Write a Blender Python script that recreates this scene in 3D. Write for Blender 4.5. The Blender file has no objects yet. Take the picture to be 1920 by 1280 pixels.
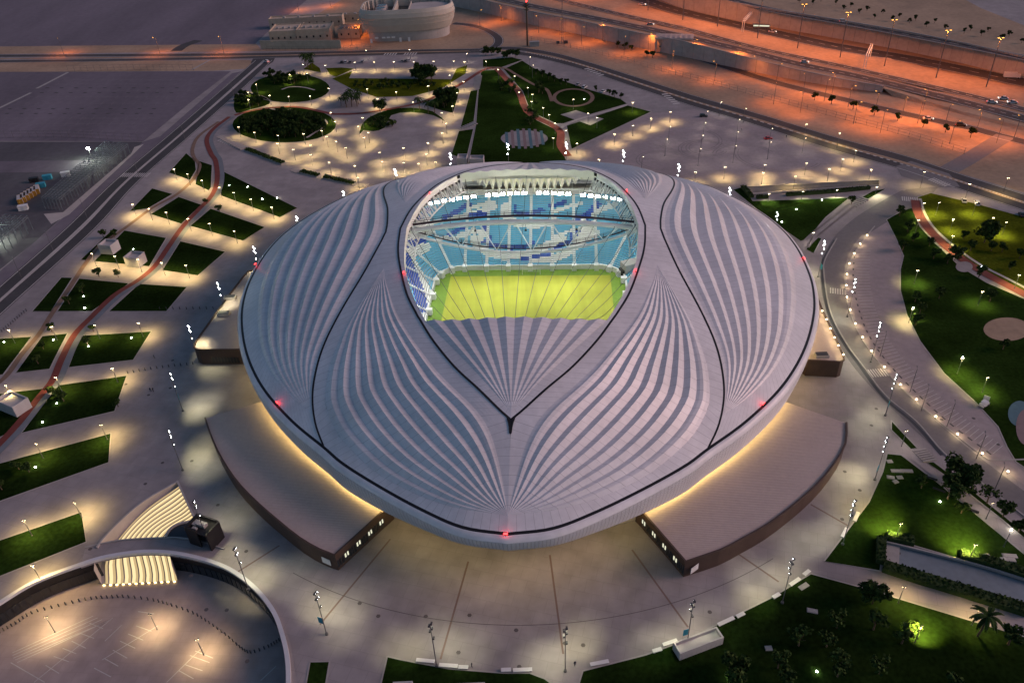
import bpy, bmesh, math, random
from mathutils import Vector, Matrix
from mathutils.geometry import tessellate_polygon
random.seed(7)
rad = math.radians
sc = bpy.context.scene
COL = sc.collection

# ---------------------------------------------------------------- camera
FPX, PITCH, ROLL, HCAM = 1493.0, rad(35.2), rad(-2.7), 160.0
_R0 = Vector((1, 0, 0)); _U0 = Vector((0, math.sin(PITCH), math.cos(PITCH))); _F = Vector((0, math.cos(PITCH), -math.sin(PITCH)))
_R = math.cos(ROLL) * _R0 + math.sin(ROLL) * _U0
_U = -math.sin(ROLL) * _R0 + math.cos(ROLL) * _U0
cam_d = bpy.data.cameras.new('camera'); cam = bpy.data.objects.new('camera', cam_d); COL.objects.link(cam)
cam_d.sensor_width = 36.0; cam_d.lens = 36.0 * FPX / 1920.0
cam_d.clip_start = 1.0; cam_d.clip_end = 8000.0
cam.matrix_world = Matrix(((_R.x, _U.x, -_F.x, 0), (_R.y, _U.y, -_F.y, 0), (_R.z, _U.z, -_F.z, HCAM), (0, 0, 0, 1)))
sc.camera = cam

# ---------------------------------------------------------------- dusk sky, low sun, exposure
SUN_AZ, SUN_EL = rad(90), rad(25.0)          # azimuth clockwise from +Y
world = bpy.data.worlds.new('World'); sc.world = world; world.use_nodes = True
wn = world.node_tree.nodes; wl = world.node_tree.links
bg = wn['Background']
sky = wn.new('ShaderNodeTexSky'); sky.sky_type = 'NISHITA'; sky.sun_disc = False
sky.sun_elevation = SUN_EL; sky.sun_rotation = SUN_AZ
sky.air_density = 1.0; sky.dust_density = 1.2; sky.ozone_density = 3.0
wl.new(sky.outputs[0], bg.inputs[0]); bg.inputs[1].default_value = 0.041
sun_d = bpy.data.lights.new('sun', 'SUN'); sun_d.energy = 0.88; sun_d.angle = rad(24); sun_d.color = (1.0, 0.57, 0.53)
sun = bpy.data.objects.new('sun', sun_d); COL.objects.link(sun)
_sd = Vector((math.sin(SUN_AZ) * math.cos(SUN_EL), math.cos(SUN_AZ) * math.cos(SUN_EL), math.sin(SUN_EL)))
sun.rotation_euler = _sd.to_track_quat('Z', 'Y').to_euler(); sun.location = (300, 100, 300)
sc.view_settings.view_transform = 'Standard'; sc.view_settings.look = 'None'
sc.view_settings.gamma = 1.0; sc.view_settings.use_curve_mapping = False
sc.view_settings.exposure = 0.92
sc.render.engine = 'CYCLES'
try:
    sc.cycles.use_light_tree = True; sc.cycles.use_denoising = True
    sc.cycles.max_bounces = 5; sc.cycles.diffuse_bounces = 3; sc.cycles.glossy_bounces = 2
    sc.cycles.sample_clamp_indirect = 6.0; sc.cycles.caustics_reflective = False; sc.cycles.caustics_refractive = False
except Exception:
    pass

# ---------------------------------------------------------------- helpers
def G(px, py, z=0.0):
    "point of the place at height z that the photograph shows at (px, py) of 1920 x 1280"
    d = _F + _R * ((px - 960) / FPX) - _U * ((py - 640) / FPX)
    t = (z - HCAM) / d.z
    return Vector((d.x * t, d.y * t, HCAM + d.z * t))
def prj(w):
    q = Vector(w) - Vector((0, 0, HCAM)); d = q.dot(_F)
    return 960 + FPX * q.dot(_R) / d, 640 - FPX * q.dot(_U) / d

def tag(o, label=None, cat=None, group=None, kind=None):
    if label: o['label'] = label
    if cat: o['category'] = cat
    if group: o['group'] = group
    if kind: o['kind'] = kind
    return o
def empty(name, loc=(0, 0, 0), rz=0.0, label=None, cat=None, group=None):
    o = bpy.data.objects.new(name, None); COL.objects.link(o)
    o.location = loc; o.rotation_euler = (0, 0, rz); o.empty_display_size = 0.5
    return tag(o, label, cat, group)
def link(name, me, parent=None, loc=None, rz=0.0, scale=None):
    o = bpy.data.objects.new(name, me); COL.objects.link(o)
    if parent is not None: o.parent = parent
    if loc is not None: o.location = loc
    if rz: o.rotation_euler = (0, 0, rz)
    if scale is not None: o.scale = scale if hasattr(scale, '__len__') else (scale,) * 3
    return o

class MB:
    def __init__(s): s.v = []; s.f = []; s.m = []
    def add(s, vs, fs, mi=0):
        n = len(s.v); s.v += [tuple(x) for x in vs]
        for f in fs: s.f.append(tuple(n + i for i in f)); s.m.append(mi)
    def box(s, c, d, mi=0, rz=0.0, top=1.0, M=None):
        hx, hy, hz = d[0] / 2, d[1] / 2, d[2] / 2; p = []
        for z, k in ((-hz, 1.0), (hz, top)):
            for x, y in ((-hx, -hy), (hx, -hy), (hx, hy), (-hx, hy)):
                q = Vector((x * k, y * k, z))
                if M is not None: q = M @ q
                elif rz: q = Vector((q.x * math.cos(rz) - q.y * math.sin(rz), q.x * math.sin(rz) + q.y * math.cos(rz), q.z))
                p.append((q.x + c[0], q.y + c[1], q.z + c[2]))
        s.add(p, [(3, 2, 1, 0), (4, 5, 6, 7), (0, 1, 5, 4), (1, 2, 6, 5), (2, 3, 7, 6), (3, 0, 4, 7)], mi)
    def tube(s, p0, p1, r0, r1=None, n=6, mi=0, caps=True):
        r1 = r0 if r1 is None else r1
        p0 = Vector(p0); p1 = Vector(p1); d = (p1 - p0)
        if d.length < 1e-6: return
        q = d.to_track_quat('Z', 'Y'); vs = []
        for p, r in ((p0, r0), (p1, r1)):
            for k in range(n):
                a = 2 * math.pi * k / n; vs.append(p + q @ Vector((r * math.cos(a), r * math.sin(a), 0)))
        fs = [(k, (k + 1) % n, n + (k + 1) % n, n + k) for k in range(n)]
        if caps: fs += [tuple(range(n - 1, -1, -1)), tuple(range(n, 2 * n))]
        s.add(vs, fs, mi)
    def path(s, pts, r, n=6, mi=0):
        for a, b in zip(pts[:-1], pts[1:]): s.tube(a, b, r, r, n, mi, True)
    def prism(s, poly, z0, z1, mi=0, mi_top=None, bottom=True):
        "poly: list of (x,y) counter-clockwise"
        a = sum(poly[i][0] * poly[(i + 1) % len(poly)][1] - poly[(i + 1) % len(poly)][0] * poly[i][1] for i in range(len(poly)))
        if a < 0: poly = poly[::-1]
        n = len(poly); vs = [(p[0], p[1], z0) for p in poly] + [(p[0], p[1], z1) for p in poly]
        s.add(vs, [(k, (k + 1) % n, n + (k + 1) % n, n + k) for k in range(n)], mi)
        s.add([(p[0], p[1], z1) for p in poly], [tuple(range(n))], mi if mi_top is None else mi_top)
        if bottom: s.add([(p[0], p[1], z0) for p in poly], [tuple(range(n - 1, -1, -1))], mi)
    def sphere(s, c, r, n=8, m=5, mi=0, sc=(1, 1, 1)):
        vs = []
        for j in range(m + 1):
            t = math.pi * j / m
            for k in range(n):
                a = 2 * math.pi * k / n
                vs.append((c[0] + r * sc[0] * math.sin(t) * math.cos(a), c[1] + r * sc[1] * math.sin(t) * math.sin(a), c[2] - r * sc[2] * math.cos(t)))
        fs = [(j * n + k, j * n + (k + 1) % n, (j + 1) * n + (k + 1) % n, (j + 1) * n + k) for j in range(m) for k in range(n)]
        s.add(vs, fs, mi)
    def grid(s, rows, mi=0, mfun=None, close=False):
        n = len(rows[0]); base = len(s.v)
        for r in rows: s.v += [tuple(p) for p in r]
        for i in range(len(rows) - 1):
            for j in range(n if close else n - 1):
                k = (j + 1) % n
                s.f.append((base + i * n + j, base + i * n + k, base + (i + 1) * n + k, base + (i + 1) * n + j))
                s.m.append(mfun(i, j) if mfun else mi)
    def mesh(s, name, mats, smooth=False):
        me = bpy.data.meshes.new(name); me.from_pydata(s.v, [], s.f)
        for m in (mats if isinstance(mats, (list, tuple)) else [mats]): me.materials.append(m)
        if any(s.m): me.polygons.foreach_set('material_index', s.m)
        if smooth: me.polygons.foreach_set('use_smooth', [True] * len(me.polygons))
        me.update(); return me
    def build(s, name, mats, parent=None, smooth=False, loc=None, rz=0.0):
        return link(name, s.mesh(name, mats, smooth), parent, loc, rz)

def cr(pts, k=6, closed=False):
    "Catmull-Rom through points of any dimension (tuples)"
    P = [tuple(p) for p in pts]; n = len(P); out = []
    for i in range(n if closed else n - 1):
        p1, p2 = P[i], P[(i + 1) % n]
        p0 = P[i - 1] if (i > 0 or closed) else tuple(2 * a - b for a, b in zip(p1, p2))
        p3 = P[(i + 2) % n] if (i + 2 < n or closed) else tuple(2 * b - a for a, b in zip(p1, p2))
        for j in range(k):
            t = j / k
            out.append(tuple(.5 * (2 * b + (c - a) * t + (2 * a - 5 * b + 4 * c - d) * t * t + (3 * b - a - 3 * c + d) * t ** 3) for a, b, c, d in zip(p0, p1, p2, p3)))
    if not closed: out.append(P[-1])
    return out
def catmull_at(P, t):
    "P list of tuples; t in 0..1 over the whole list"
    n = len(P) - 1; x = min(max(t, 0), 1) * n; i = min(int(x), n - 1); t = x - i
    p1, p2 = P[i], P[i + 1]
    p0 = P[i - 1] if i > 0 else tuple(2 * a - b for a, b in zip(p1, p2))
    p3 = P[i + 2] if i + 2 <= n else tuple(2 * b - a for a, b in zip(p1, p2))
    return tuple(.5 * (2 * b + (c - a) * t + (2 * a - 5 * b + 4 * c - d) * t * t + (3 * b - a - 3 * c + d) * t ** 3) for a, b, c, d in zip(p0, p1, p2, p3))

# ---------------------------------------------------------------- materials
def mat(name, col, rough=0.8, var=0.0, scale=0.1, col2=None, metal=0.0, bump=0.0, stretch=None, detail=6.0, scale2=None, var2=0.0, emit=0.0, ecol=None, spec=0.35):
    m = bpy.data.materials.new(name); m.use_nodes = True
    nt = m.node_tree; b = nt.nodes['Principled BSDF']
    b.inputs['Base Color'].default_value = (*col, 1); b.inputs['Roughness'].default_value = rough; b.inputs['Metallic'].default_value = metal
    b.inputs['Specular IOR Level'].default_value = spec
    if emit:
        b.inputs['Emission Color'].default_value = (*(ecol or col), 1); b.inputs['Emission Strength'].default_value = emit
    if var or col2 or bump:
        tc = nt.nodes.new('ShaderNodeTexCoord'); mp = nt.nodes.new('ShaderNodeMapping')
        nt.links.new(tc.outputs['Object'], mp.inputs['Vector'])
        if stretch: mp.inputs['Rotation'].default_value = (0, 0, stretch[1]); mp.inputs['Scale'].default_value = (1, stretch[0], 1)
        nz = nt.nodes.new('ShaderNodeTexNoise'); nz.inputs['Scale'].default_value = scale; nz.inputs['Detail'].default_value = detail; nz.inputs['Roughness'].default_value = .6
        nt.links.new(mp.outputs[0], nz.inputs['Vector'])
        c2 = col2 or tuple(c * (1 - var) for c in col); c1 = col if col2 else tuple(min(1, c * (1 + var)) for c in col)
        rp = nt.nodes.new('ShaderNodeValToRGB'); rp.color_ramp.elements[0].position = .32; rp.color_ramp.elements[1].position = .68
        rp.color_ramp.elements[0].color = (*c2, 1); rp.color_ramp.elements[1].color = (*c1, 1)
        nt.links.new(nz.outputs['Fac'], rp.inputs[0]); src = rp.outputs[0]
        if scale2:
            n2 = nt.nodes.new('ShaderNodeTexNoise'); n2.inputs['Scale'].default_value = scale2; n2.inputs['Detail'].default_value = 4
            nt.links.new(tc.outputs['Object'], n2.inputs['Vector'])
            r2 = nt.nodes.new('ShaderNodeMapRange'); r2.inputs['From Min'].default_value = .3; r2.inputs['From Max'].default_value = .7
            r2.inputs['To Min'].default_value = 1 - var2; r2.inputs['To Max'].default_value = 1 + var2
            nt.links.new(n2.outputs['Fac'], r2.inputs[0])
            mx = nt.nodes.new('ShaderNodeVectorMath'); mx.operation = 'SCALE'
            nt.links.new(src, mx.inputs[0]); nt.links.new(r2.outputs[0], mx.inputs['Scale']); src = mx.outputs[0]
        nt.links.new(src, b.inputs['Base Color'])
        if bump:
            bp = nt.nodes.new('ShaderNodeBump'); bp.inputs['Strength'].default_value = bump; bp.inputs['Distance'].default_value = .3
            nt.links.new(nz.outputs['Fac'], bp.inputs['Height']); nt.links.new(bp.outputs[0], b.inputs['Normal'])
    return m
def slabs(m, w, h, dark=.82, mortar=.012, rot=0.0):
    "adds faint joints between paving slabs to a ground material"
    nt = m.node_tree; b = nt.nodes['Principled BSDF']; src = b.inputs['Base Color'].links[0].from_socket
    tc = nt.nodes.new('ShaderNodeTexCoord'); mp = nt.nodes.new('ShaderNodeMapping'); mp.inputs['Rotation'].default_value = (0, 0, rot)
    br = nt.nodes.new('ShaderNodeTexBrick'); br.inputs['Scale'].default_value = 1.0
    br.inputs['Brick Width'].default_value = w; br.inputs['Row Height'].default_value = h; br.inputs['Mortar Size'].default_value = mortar * h
    br.inputs['Color1'].default_value = (1, 1, 1, 1); br.inputs['Color2'].default_value = (.93, .93, .93, 1); br.inputs['Mortar'].default_value = (dark, dark, dark, 1)
    nt.links.new(tc.outputs['Object'], mp.inputs[0]); nt.links.new(mp.outputs[0], br.inputs['Vector'])
    mx = nt.nodes.new('ShaderNodeMix'); mx.data_type = 'RGBA'; mx.blend_type = 'MULTIPLY'; mx.inputs[0].default_value = 1.0
    nt.links.new(src, mx.inputs[6]); nt.links.new(br.outputs['Color'], mx.inputs[7]); nt.links.new(mx.outputs[2], b.inputs['Base Color'])
    return m
def glow(name, col, strength):
    m = bpy.data.materials.new(name); m.use_nodes = True; nt = m.node_tree
    nt.nodes.remove(nt.nodes['Principled BSDF']); e = nt.nodes.new('ShaderNodeEmission')
    e.inputs[0].default_value = (*col, 1); e.inputs[1].default_value = strength
    nt.links.new(e.outputs[0], nt.nodes['Material Output'].inputs[0]); return m

M = {}
M['paving'] = slabs(mat('paving', (.290, .264, .262), .75, .20, .03, bump=0, scale2=.22, var2=.10), 4.0, 4.0, .86, .02, .3)
M['plaza'] = slabs(mat('plaza_concrete', (.285, .260, .258), .66, .20, .03, scale2=.22, var2=.12), 4.0, 4.0, .86, .02, .3)
M['courtf'] = slabs(mat('court_paving', (.36, .295, .275), .7, .14, .04, scale2=.3, var2=.1), 3.0, 3.0, .88, .02, .1)
M['sand'] = mat('sand', (.34, .245, .165), .95, .2, .03, bump=.2, scale2=.4, var2=.12)
M['lot'] = mat('old_asphalt', (.145, .125, .150), .85, .22, .02, stretch=(.22, .9), scale2=.25, var2=.10)
M['lot_dark'] = mat('dark_asphalt', (.085, .08, .09), .85, .25, .03, stretch=(.3, 1.1), scale2=.3, var2=.12)
M['asphalt'] = mat('road_asphalt', (.058, .055, .056), .8, .18, .06, scale2=.8, var2=.1)
M['drive'] = mat('drive_asphalt', (.17, .16, .162), .75, .12, .05, scale2=.7, var2=.08)
M['parking'] = slabs(mat('parking_paving', (.32, .275, .275), .75, .12, .04, scale2=.5, var2=.08), 4.0, 2.0, .88, .02, .5)
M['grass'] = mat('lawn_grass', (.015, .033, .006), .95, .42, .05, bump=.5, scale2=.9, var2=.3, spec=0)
M['grass_unlit'] = mat('unlit_lawn_grass', (.010, .022, .0045), .95, .42, .05, bump=.5, scale2=.9, var2=.35, spec=0)  # same turf darkened in colour for lawns out of the lamp light
M['grass_lit'] = mat('lit_lawn_grass', (.062, .078, .007), .95, .38, .05, bump=.5, scale2=.9, var2=.28, spec=0)  # same turf brightened, lamp light put into its colour
M['track'] = mat('red_track', (.16, .038, .028), .8, .15, .3)
M['cycle'] = mat('grey_cycle_lane', (.16, .18, .20), .8, .1, .3)
M['brown'] = mat('brown_path', (.19, .125, .09), .85, .12, .3)
M['kerb'] = mat('kerb_stone', (.33, .315, .30), .7, .1, .5)
M['white'] = mat('white_paint', (.70, .69, .67), .5, .05, .6)
M['line'] = mat('line_paint', (.52, .50, .47), .6, .12, .8)
M['roof'] = mat('roof_panel', (.65, .64, .655), .40, .11, .06, scale2=.5, var2=.06, spec=.5)
M['seam'] = mat('panel_seam', (.37, .365, .38), .6)
M['joint'] = mat('wall_joint', (.2, .19, .18), .8)
M['gutter'] = mat('dark_gutter', (.012, .011, .013), .5)
M['kioskw'] = mat('kiosk_panel', (.42, .41, .41), .6, .06, .4)
M['louvre'] = mat('white_louvre', (.56, .57, .59), .38, .04, .5)
M['brownroof'] = mat('annex_roof', (.26, .20, .175), .7, .10, .06, scale2=.8, var2=.06)
M['brownwall'] = mat('annex_wall', (.075, .047, .036), .6, .15, .3)
M['concrete'] = mat('pale_concrete', (.42, .39, .365), .8, .10, .08, scale2=.5, var2=.06)
M['steel'] = mat('white_steel', (.74, .75, .70), .45, .04, .5)
M['dsteel'] = mat('dark_steel', (.05, .05, .055), .5)
M['pole'] = mat('galvanised_pole', (.13, .13, .135), .5, metal=.2)
M['glass'] = mat('dark_glass', (.02, .025, .03), .08, spec=.6)
M['teal'] = mat('teal_banner', (.03, .26, .36), .7)
M['black'] = mat('black_cladding', (.014, .013, .014), .55, .2, .5)
M['leaf1'] = mat('leaf_dark', (.018, .036, .010), .85, spec=.05)
M['leaf2'] = mat('leaf_mid', (.034, .062, .016), .85, spec=.05)
M['leaf3'] = mat('leaf_pale', (.06, .095, .026), .85, spec=.05)
M['bark'] = mat('bark', (.11, .075, .05), .95, .2, 3)
M['hedge'] = mat('hedge_base', (.03, .055, .014), .95, .3, 1.2, bump=.6)
M['warm'] = glow('warm_lamp', (1.0, .78, .46), 15.0)
M['cool'] = glow('cool_lamp', (.93, .95, 1.0), 42.0)
M['sodium'] = glow('sodium_lamp', (1.0, .42, .08), 5.0)
M['redlamp'] = glow('red_lamp', (1.0, .02, .02), 9.0)
M['led'] = glow('warm_led', (1.0, .74, .27), 4.8)
M['flood'] = glow('floodlight_lens', (.95, .98, 1.0), 60.0)

def poly(name, pts, z, m, smooth=0, closed=True, px=True, kind='structure'):
    "flat sheet from an outline"
    if smooth: pts = cr(pts, smooth, closed=True)
    P = [G(p[0], p[1], z) if px else Vector((p[0], p[1], z)) for p in pts]
    tris = tessellate_polygon([P])
    fs = []
    for t in tris:
        a, b, c = (P[i] for i in t)
        fs.append(tuple(t) if (b - a).cross(c - a).z > 0 else (t[2], t[1], t[0]))
    me = bpy.data.meshes.new(name); me.from_pydata([tuple(p) for p in P], [], fs); me.materials.append(m)
    o = link(name, me); o['kind'] = kind; return o
def ribbon_pts(pts, w, z=0.0, k=6, off=0.0, px=True):
    "left and right rows of a strip of width w along an outline; pts (px,py[,z])"
    P = [tuple(G(p[0], p[1], (p[2] if len(p) > 2 else z))) if px else (p[0], p[1], (p[2] if len(p) > 2 else z)) for p in pts]
    Q = [Vector(p) for p in (cr(P, k) if k > 1 else P)]
    A, B = [], []
    for i, q in enumerate(Q):
        d = Q[min(i + 1, len(Q) - 1)] - Q[max(i - 1, 0)]; d.z = 0
        if d.length < 1e-9: d = Vector((1, 0, 0))
        d.normalize(); n = Vector((-d.y, d.x, 0))
        ww = w(i / (len(Q) - 1)) if callable(w) else w
        A.append(q + n * (off + ww / 2)); B.append(q + n * (off - ww / 2))
    return A, B, Q
def ribbon(name, pts, w, z, m, k=6, off=0.0, px=True, kind='structure'):
    A, B, Q = ribbon_pts(pts, w, z, k, off, px)
    mb = MB(); mb.grid([B, A][::-1] if False else [A, B]); o = mb.build(name, m)
    # normals upward
    me = o.data
    if me.polygons and me.polygons[0].normal.z < 0: me.flip_normals()
    if kind: o['kind'] = kind
    return o
def kerb(mb, pts, w=.35, h=.14, z=0.0, k=5, px=True, closed=False, off=0.0):
    if closed: pts = list(pts) + [pts[0]]
    A, B, Q = ribbon_pts(pts, w, z, k, off, px)
    up = Vector((0, 0, h))
    mb.grid([A, [a + up for a in A], [b + up for b in B], B])
def wall_along(mb, pts, h0, h1, th, z=0.0, k=1, px=True, mi=0):
    "upright wall of thickness th; h0,h1 heights at the two ends or a list"
    A, B, Q = ribbon_pts(pts, th, z, k, 0, px); n = len(Q)
    hs = [h0 + (h1 - h0) * i / (n - 1) for i in range(n)]
    mb.grid([A, [a + Vector((0, 0, h)) for a, h in zip(A, hs)], [b + Vector((0, 0, h)) for b, h in zip(B, hs)], B], mi)
    for i in (0, -1):
        mb.add([A[i], B[i], B[i] + Vector((0, 0, hs[i])), A[i] + Vector((0, 0, hs[i]))], [(0, 1, 2, 3)], mi)

NUM = ['zeroth', 'first', 'second', 'third', 'fourth', 'fifth', 'sixth', 'seventh', 'eighth', 'ninth', 'tenth', 'eleventh', 'twelfth', 'thirteenth', 'fourteenth', 'fifteenth',
       'sixteenth', 'seventeenth', 'eighteenth', 'nineteenth', 'twentieth']
def nth(i, n):
    "place in a row counted from the nearer end"
    if n == 1: return 'lone'
    if i == 0: return 'leftmost'
    if i == n - 1: return 'rightmost'
    if i < (n + 1) // 2: return NUM[i + 1] + ' from left'
    return NUM[n - i] + ' from right'

# ---------------------------------------------------------------- stadium frame
PSI = rad(4.3)
CS = Vector((4.9, 233.7, 0)); EU = Vector((math.cos(PSI), -math.sin(PSI), 0)); EV = Vector((math.sin(PSI), math.cos(PSI), 0))
def W(u, v, z): return CS + EU * u + EV * v + Vector((0, 0, z))
# ================================================================ GROUND AND SETTING
def rrect(hu, hv, r, n=8):
    out = []
    for cx, cy, a0 in ((hu - r, hv - r, 0), (-hu + r, hv - r, 90), (-hu + r, -hv + r, 180), (hu - r, -hv + r, 270)):
        for k in range(n + 1):
            a = rad(a0 + 90 * k / n); out.append((cx + r * math.cos(a), cy + r * math.sin(a)))
    return out
BOWL_U, BOWL_V, BOWL_R = 38.5, 56.0, 11.0
court_edge = [(-60, 1172), (0, 1134), (67, 1094), (151, 1062), (202, 1047), (269, 1038), (329, 1041), (390, 1055), (437, 1075), (480, 1109), (511, 1149), (527, 1190), (537, 1236), (539, 1290), (535, 1400)]
ce = cr(court_edge, 5)
# stair well joins the court under the bridge
i0 = min(range(len(ce)), key=lambda i: abs(ce[i][0] - 178)); i1 = min(range(len(ce)), key=lambda i: abs(ce[i][0] - 366))
stair_left = cr([(183, 1024), (222, 980), (270, 938), (332, 903)], 6)
court_hole = ce[:i0] + [(176, 1054), (183, 1024)] + stair_left[1:] + [(366, 974), (373, 1012), (369, 1050)] + ce[i1 + 1:] + [(300, 1700), (-400, 1700), (-400, 1330)]
ramp_hole = [(1660, 1018), (1687, 1024), (1760, 1042), (1840, 1063), (1920, 1088), (2050, 1130), (2050, 1200), (1920, 1138), (1840, 1114), (1760, 1091), (1684, 1068), (1658, 1062)]
trough_hole = [(1401, 352), (1648, 339.5), (1648, 349), (1414, 366)]
holes = [[G(*p) for p in court_hole], [G(*p) for p in ramp_hole], [G(*p) for p in trough_hole],
         [W(u, v, 0) for u, v in rrect(BOWL_U + 12.5, BOWL_V + 12.5, BOWL_R + 12.5)]]
outer = [Vector((-3000, -600, 0)), Vector((3000, -600, 0)), Vector((3000, 5000, 0)), Vector((-3000, 5000, 0))]
def sheet(name, loops, m):
    tris = tessellate_polygon(loops); P = [p for l in loops for p in l]; fs = []
    for t in tris:
        a, b, c = (P[i] for i in t)
        if (b - a).cross(c - a).length < 1e-9: continue
        fs.append(tuple(t) if (b - a).cross(c - a).z > 0 else (t[2], t[1], t[0]))
    me = bpy.data.meshes.new(name); me.from_pydata([tuple(p) for p in P], [], fs); me.materials.append(m)
    o = link(name, me); o['kind'] = 'structure'; return o
sheet('ground', [outer] + holes, M['paving'])
# the paved ring round the stadium: sheet with the bowl cut out
plz = [(400, 500), (330, 640), (262, 700), (238, 760), (215, 812), (206, 868), (163, 1010), (167, 1024), (183, 1023), (222, 979), (270, 937), (332, 901), (372, 974), (420, 1052), (470, 1090), (520, 1135), (545, 1200), (560, 1290), (1040, 1290), (1083, 1282), (1093, 1257), (1144, 1244), (1211, 1227),
       (1290, 1198), (1365, 1160), (1448, 1119), (1515, 1073), (1545, 1052), (1629, 941), (1663, 850), (1668, 800), (1640, 735), (1600, 670), (1560, 600), (1546, 540), (1552, 470), (1510, 455), (1450, 405), (1380, 372), (1240, 318), (640, 318), (560, 392)]
pl = [G(p[0], p[1], .02) for p in plz]
sheet('plaza', [pl, [p + Vector((0, 0, .02)) for p in holes[3]]], M['plaza'])

# --- desert sand on the far right and behind
poly('sand_field', [(905, 100), (1000, 92), (1110, 120), (1230, 158), (1310, 186), (1420, 218), (1560, 258), (1690, 292), (1800, 325), (2050, 400), (2050, 100), (1500, -120), (700, -160), (640, 0), (860, 60)], .012, M['sand'])
poly('sand_field', [(-200, 90), (480, 82), (492, 96), (-200, 104)], .014, M['sand'])
poly('sand_field', [(-200, 118), (470, 113), (484, 128), (400, 133), (-200, 137)], .014, M['sand'])
poly('sand_field', [(640, 0), (500, 85), (490, 96), (900, 94), (930, 40), (860, -60), (600, -160), (420, -60)], .010, M['sand'])
# --- lots on the left
poly('parking_lot', [(-300, 90), (478, 83), (500, 62), (600, -20), (700, -110), (100, -170), (80, -20), (-300, 60)], .02, M['lot'])
poly('parking_lot', [(-200, 135.5), (372, 134), (433, 134), (356, 193), (269, 265), (-300, 264)], .022, M['lot'])
poly('parking_lot', [(-300, 266), (268, 266), (232, 300), (180, 350), (120, 405), (60, 458), (0, 505), (-300, 740), (-500, 500)], .018, M['lot_dark'])
poly('verge', [(268, 266), (300, 256), (435, 138), (452, 134), (124, 427), (-200, 715), (-200, 690), (0, 508), (120, 407)], .016, M['lot'])
poly('service_strip', [(-100, 304), (175, 300), (150, 322), (-100, 325)], .03, M['lot'])
poly('service_strip', [(82, 401), (118, 398), (246, 288), (252, 276), (270, 270), (130, 402), (96, 420)], .03, M['concrete'])
lm = MB()
for a, b in (((128, 135.5), (69, 166)), ((58, 174), (-10, 207))):
    A, B, Q = ribbon_pts([a, b], 2.2, .05, 1); lm.grid([A, B])
A, B, Q = ribbon_pts([(395, 112), (360, 131)], 1.6, .05, 1); lm.grid([A, B])
lm.build('lot_kerb_line', M['kerb'])['kind'] = 'structure'
# tree pits / lamp bases in rows on the lot
lm = MB()
for y0, xs in ((165, range(85, 345, 27)), (174, range(75, 335, 27)), (204, range(15, 295, 27)), (213, range(10, 285, 27))):
    for x in xs:
        A, B, Q = ribbon_pts([(x, y0), (x + 7, y0)], 1.6, .04, 1); lm.grid([A, B])
lm.build('lot_pit_rows', M['asphalt'])['kind'] = 'stuff'

# --- roads
def road(name, pts, w, z=.05, m='asphalt', dashes=None, edge=True, k=6):
    o = ribbon(name, pts, w, z, M[m], k)
    mb = MB()
    if dashes:
        A, B, Q = ribbon_pts(pts, .5, z + .03, 10)
        for i in range(0, len(Q) - 1, 2): mb.add([A[i], A[i + 1], B[i + 1], B[i]], [(3, 2, 1, 0)])
    if edge:
        for s in (-1, 1):
            A, B, Q = ribbon_pts(pts, .35, z + .03, k, off=s * (w / 2 - .6)); mb.grid([A, B])
    if mb.f: mb.build('road_marking', M['line'])['kind'] = 'structure'
    return o
road('road', [(487, 113), (430, 163), (330, 250), (225, 340), (136, 428), (0, 549), (-120, 655)], 7.0)
road('road', [(503, 113), (450, 163), (352, 250), (248, 340), (166, 428), (10, 568), (-100, 668)], 7.0)
ribbon('road_median', [(495, 115), (440, 163), (341, 250), (236.5, 340), (151, 428), (5, 558.5), (-110, 661)], 1.6, .11, M['concrete'])
road('road', [(-200, 106), (200, 104), (480, 102), (700, 97), (900, 94)], 8.0)
road('road', [(-200, 117), (200, 113), (480, 107.5), (700, 102), (905, 97)], 7.0)
poly('road_junction', [(470, 118), (478, 104), (520, 101), (512, 116), (500, 124), (486, 126)], .06, M['asphalt'])
ribbon('road_median', [(-200, 111.5), (200, 108.6), (480, 104.8), (700, 99.6), (880, 96)], 2.2, .12, M['sand'])
road('road', [(330, 96), (345, 86), (372, 76)], 9.0, .045, edge=False)
# looping spur by the oval building
road('road', [(905, 96), (930, 86), (934, 72), (915, 58), (885, 48), (850, 44)], 7.5, .055)
road('road', [(900, 93), (960, 91), (1030, 101), (1100, 120), (1200, 152), (1300, 184), (1420, 218), (1560, 261), (1690, 296), (1800, 333), (1930, 375), (2060, 420)], 8.5, .05)
road('road', [(960, 98), (1020, 108), (1100, 129), (1200, 162), (1300, 194.5), (1420, 230), (1560, 275), (1690, 311), (1800, 348), (1930, 391), (2060, 436)], 8.0, .05)
ribbon('road_median', [(985, 97.5), (1030, 105), (1100, 124.6), (1200, 157), (1300, 189.5), (1420, 224), (1560, 268), (1690, 303.5), (1800, 340), (1930, 383)], 2.4, .12, M['sand'])
mb = MB()
for q in [(985 + 40 * i) for i in range(24)]:
    pass
A, B, Q = ribbon_pts([(985, 97.5), (1100, 124.6), (1300, 189.5), (1560, 268), (1800, 340), (1930, 383)], .9, .16, 40)
for i in range(0, len(Q) - 1, 2): mb.add([A[i], A[i + 1], B[i + 1], B[i]], [(0, 1, 2, 3)])
mb.build('median_marking', M['line'])['kind'] = 'structure'
poly('road_junction', [(1708, 302), (1780, 326), (1800, 350), (1760, 352), (1690, 330), (1680, 312)], .062, M['drive'])
road('road', [(1780, 318), (1812, 300), (1850, 277), (1885, 255)], 9, .056, m='drive', edge=False)

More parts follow.
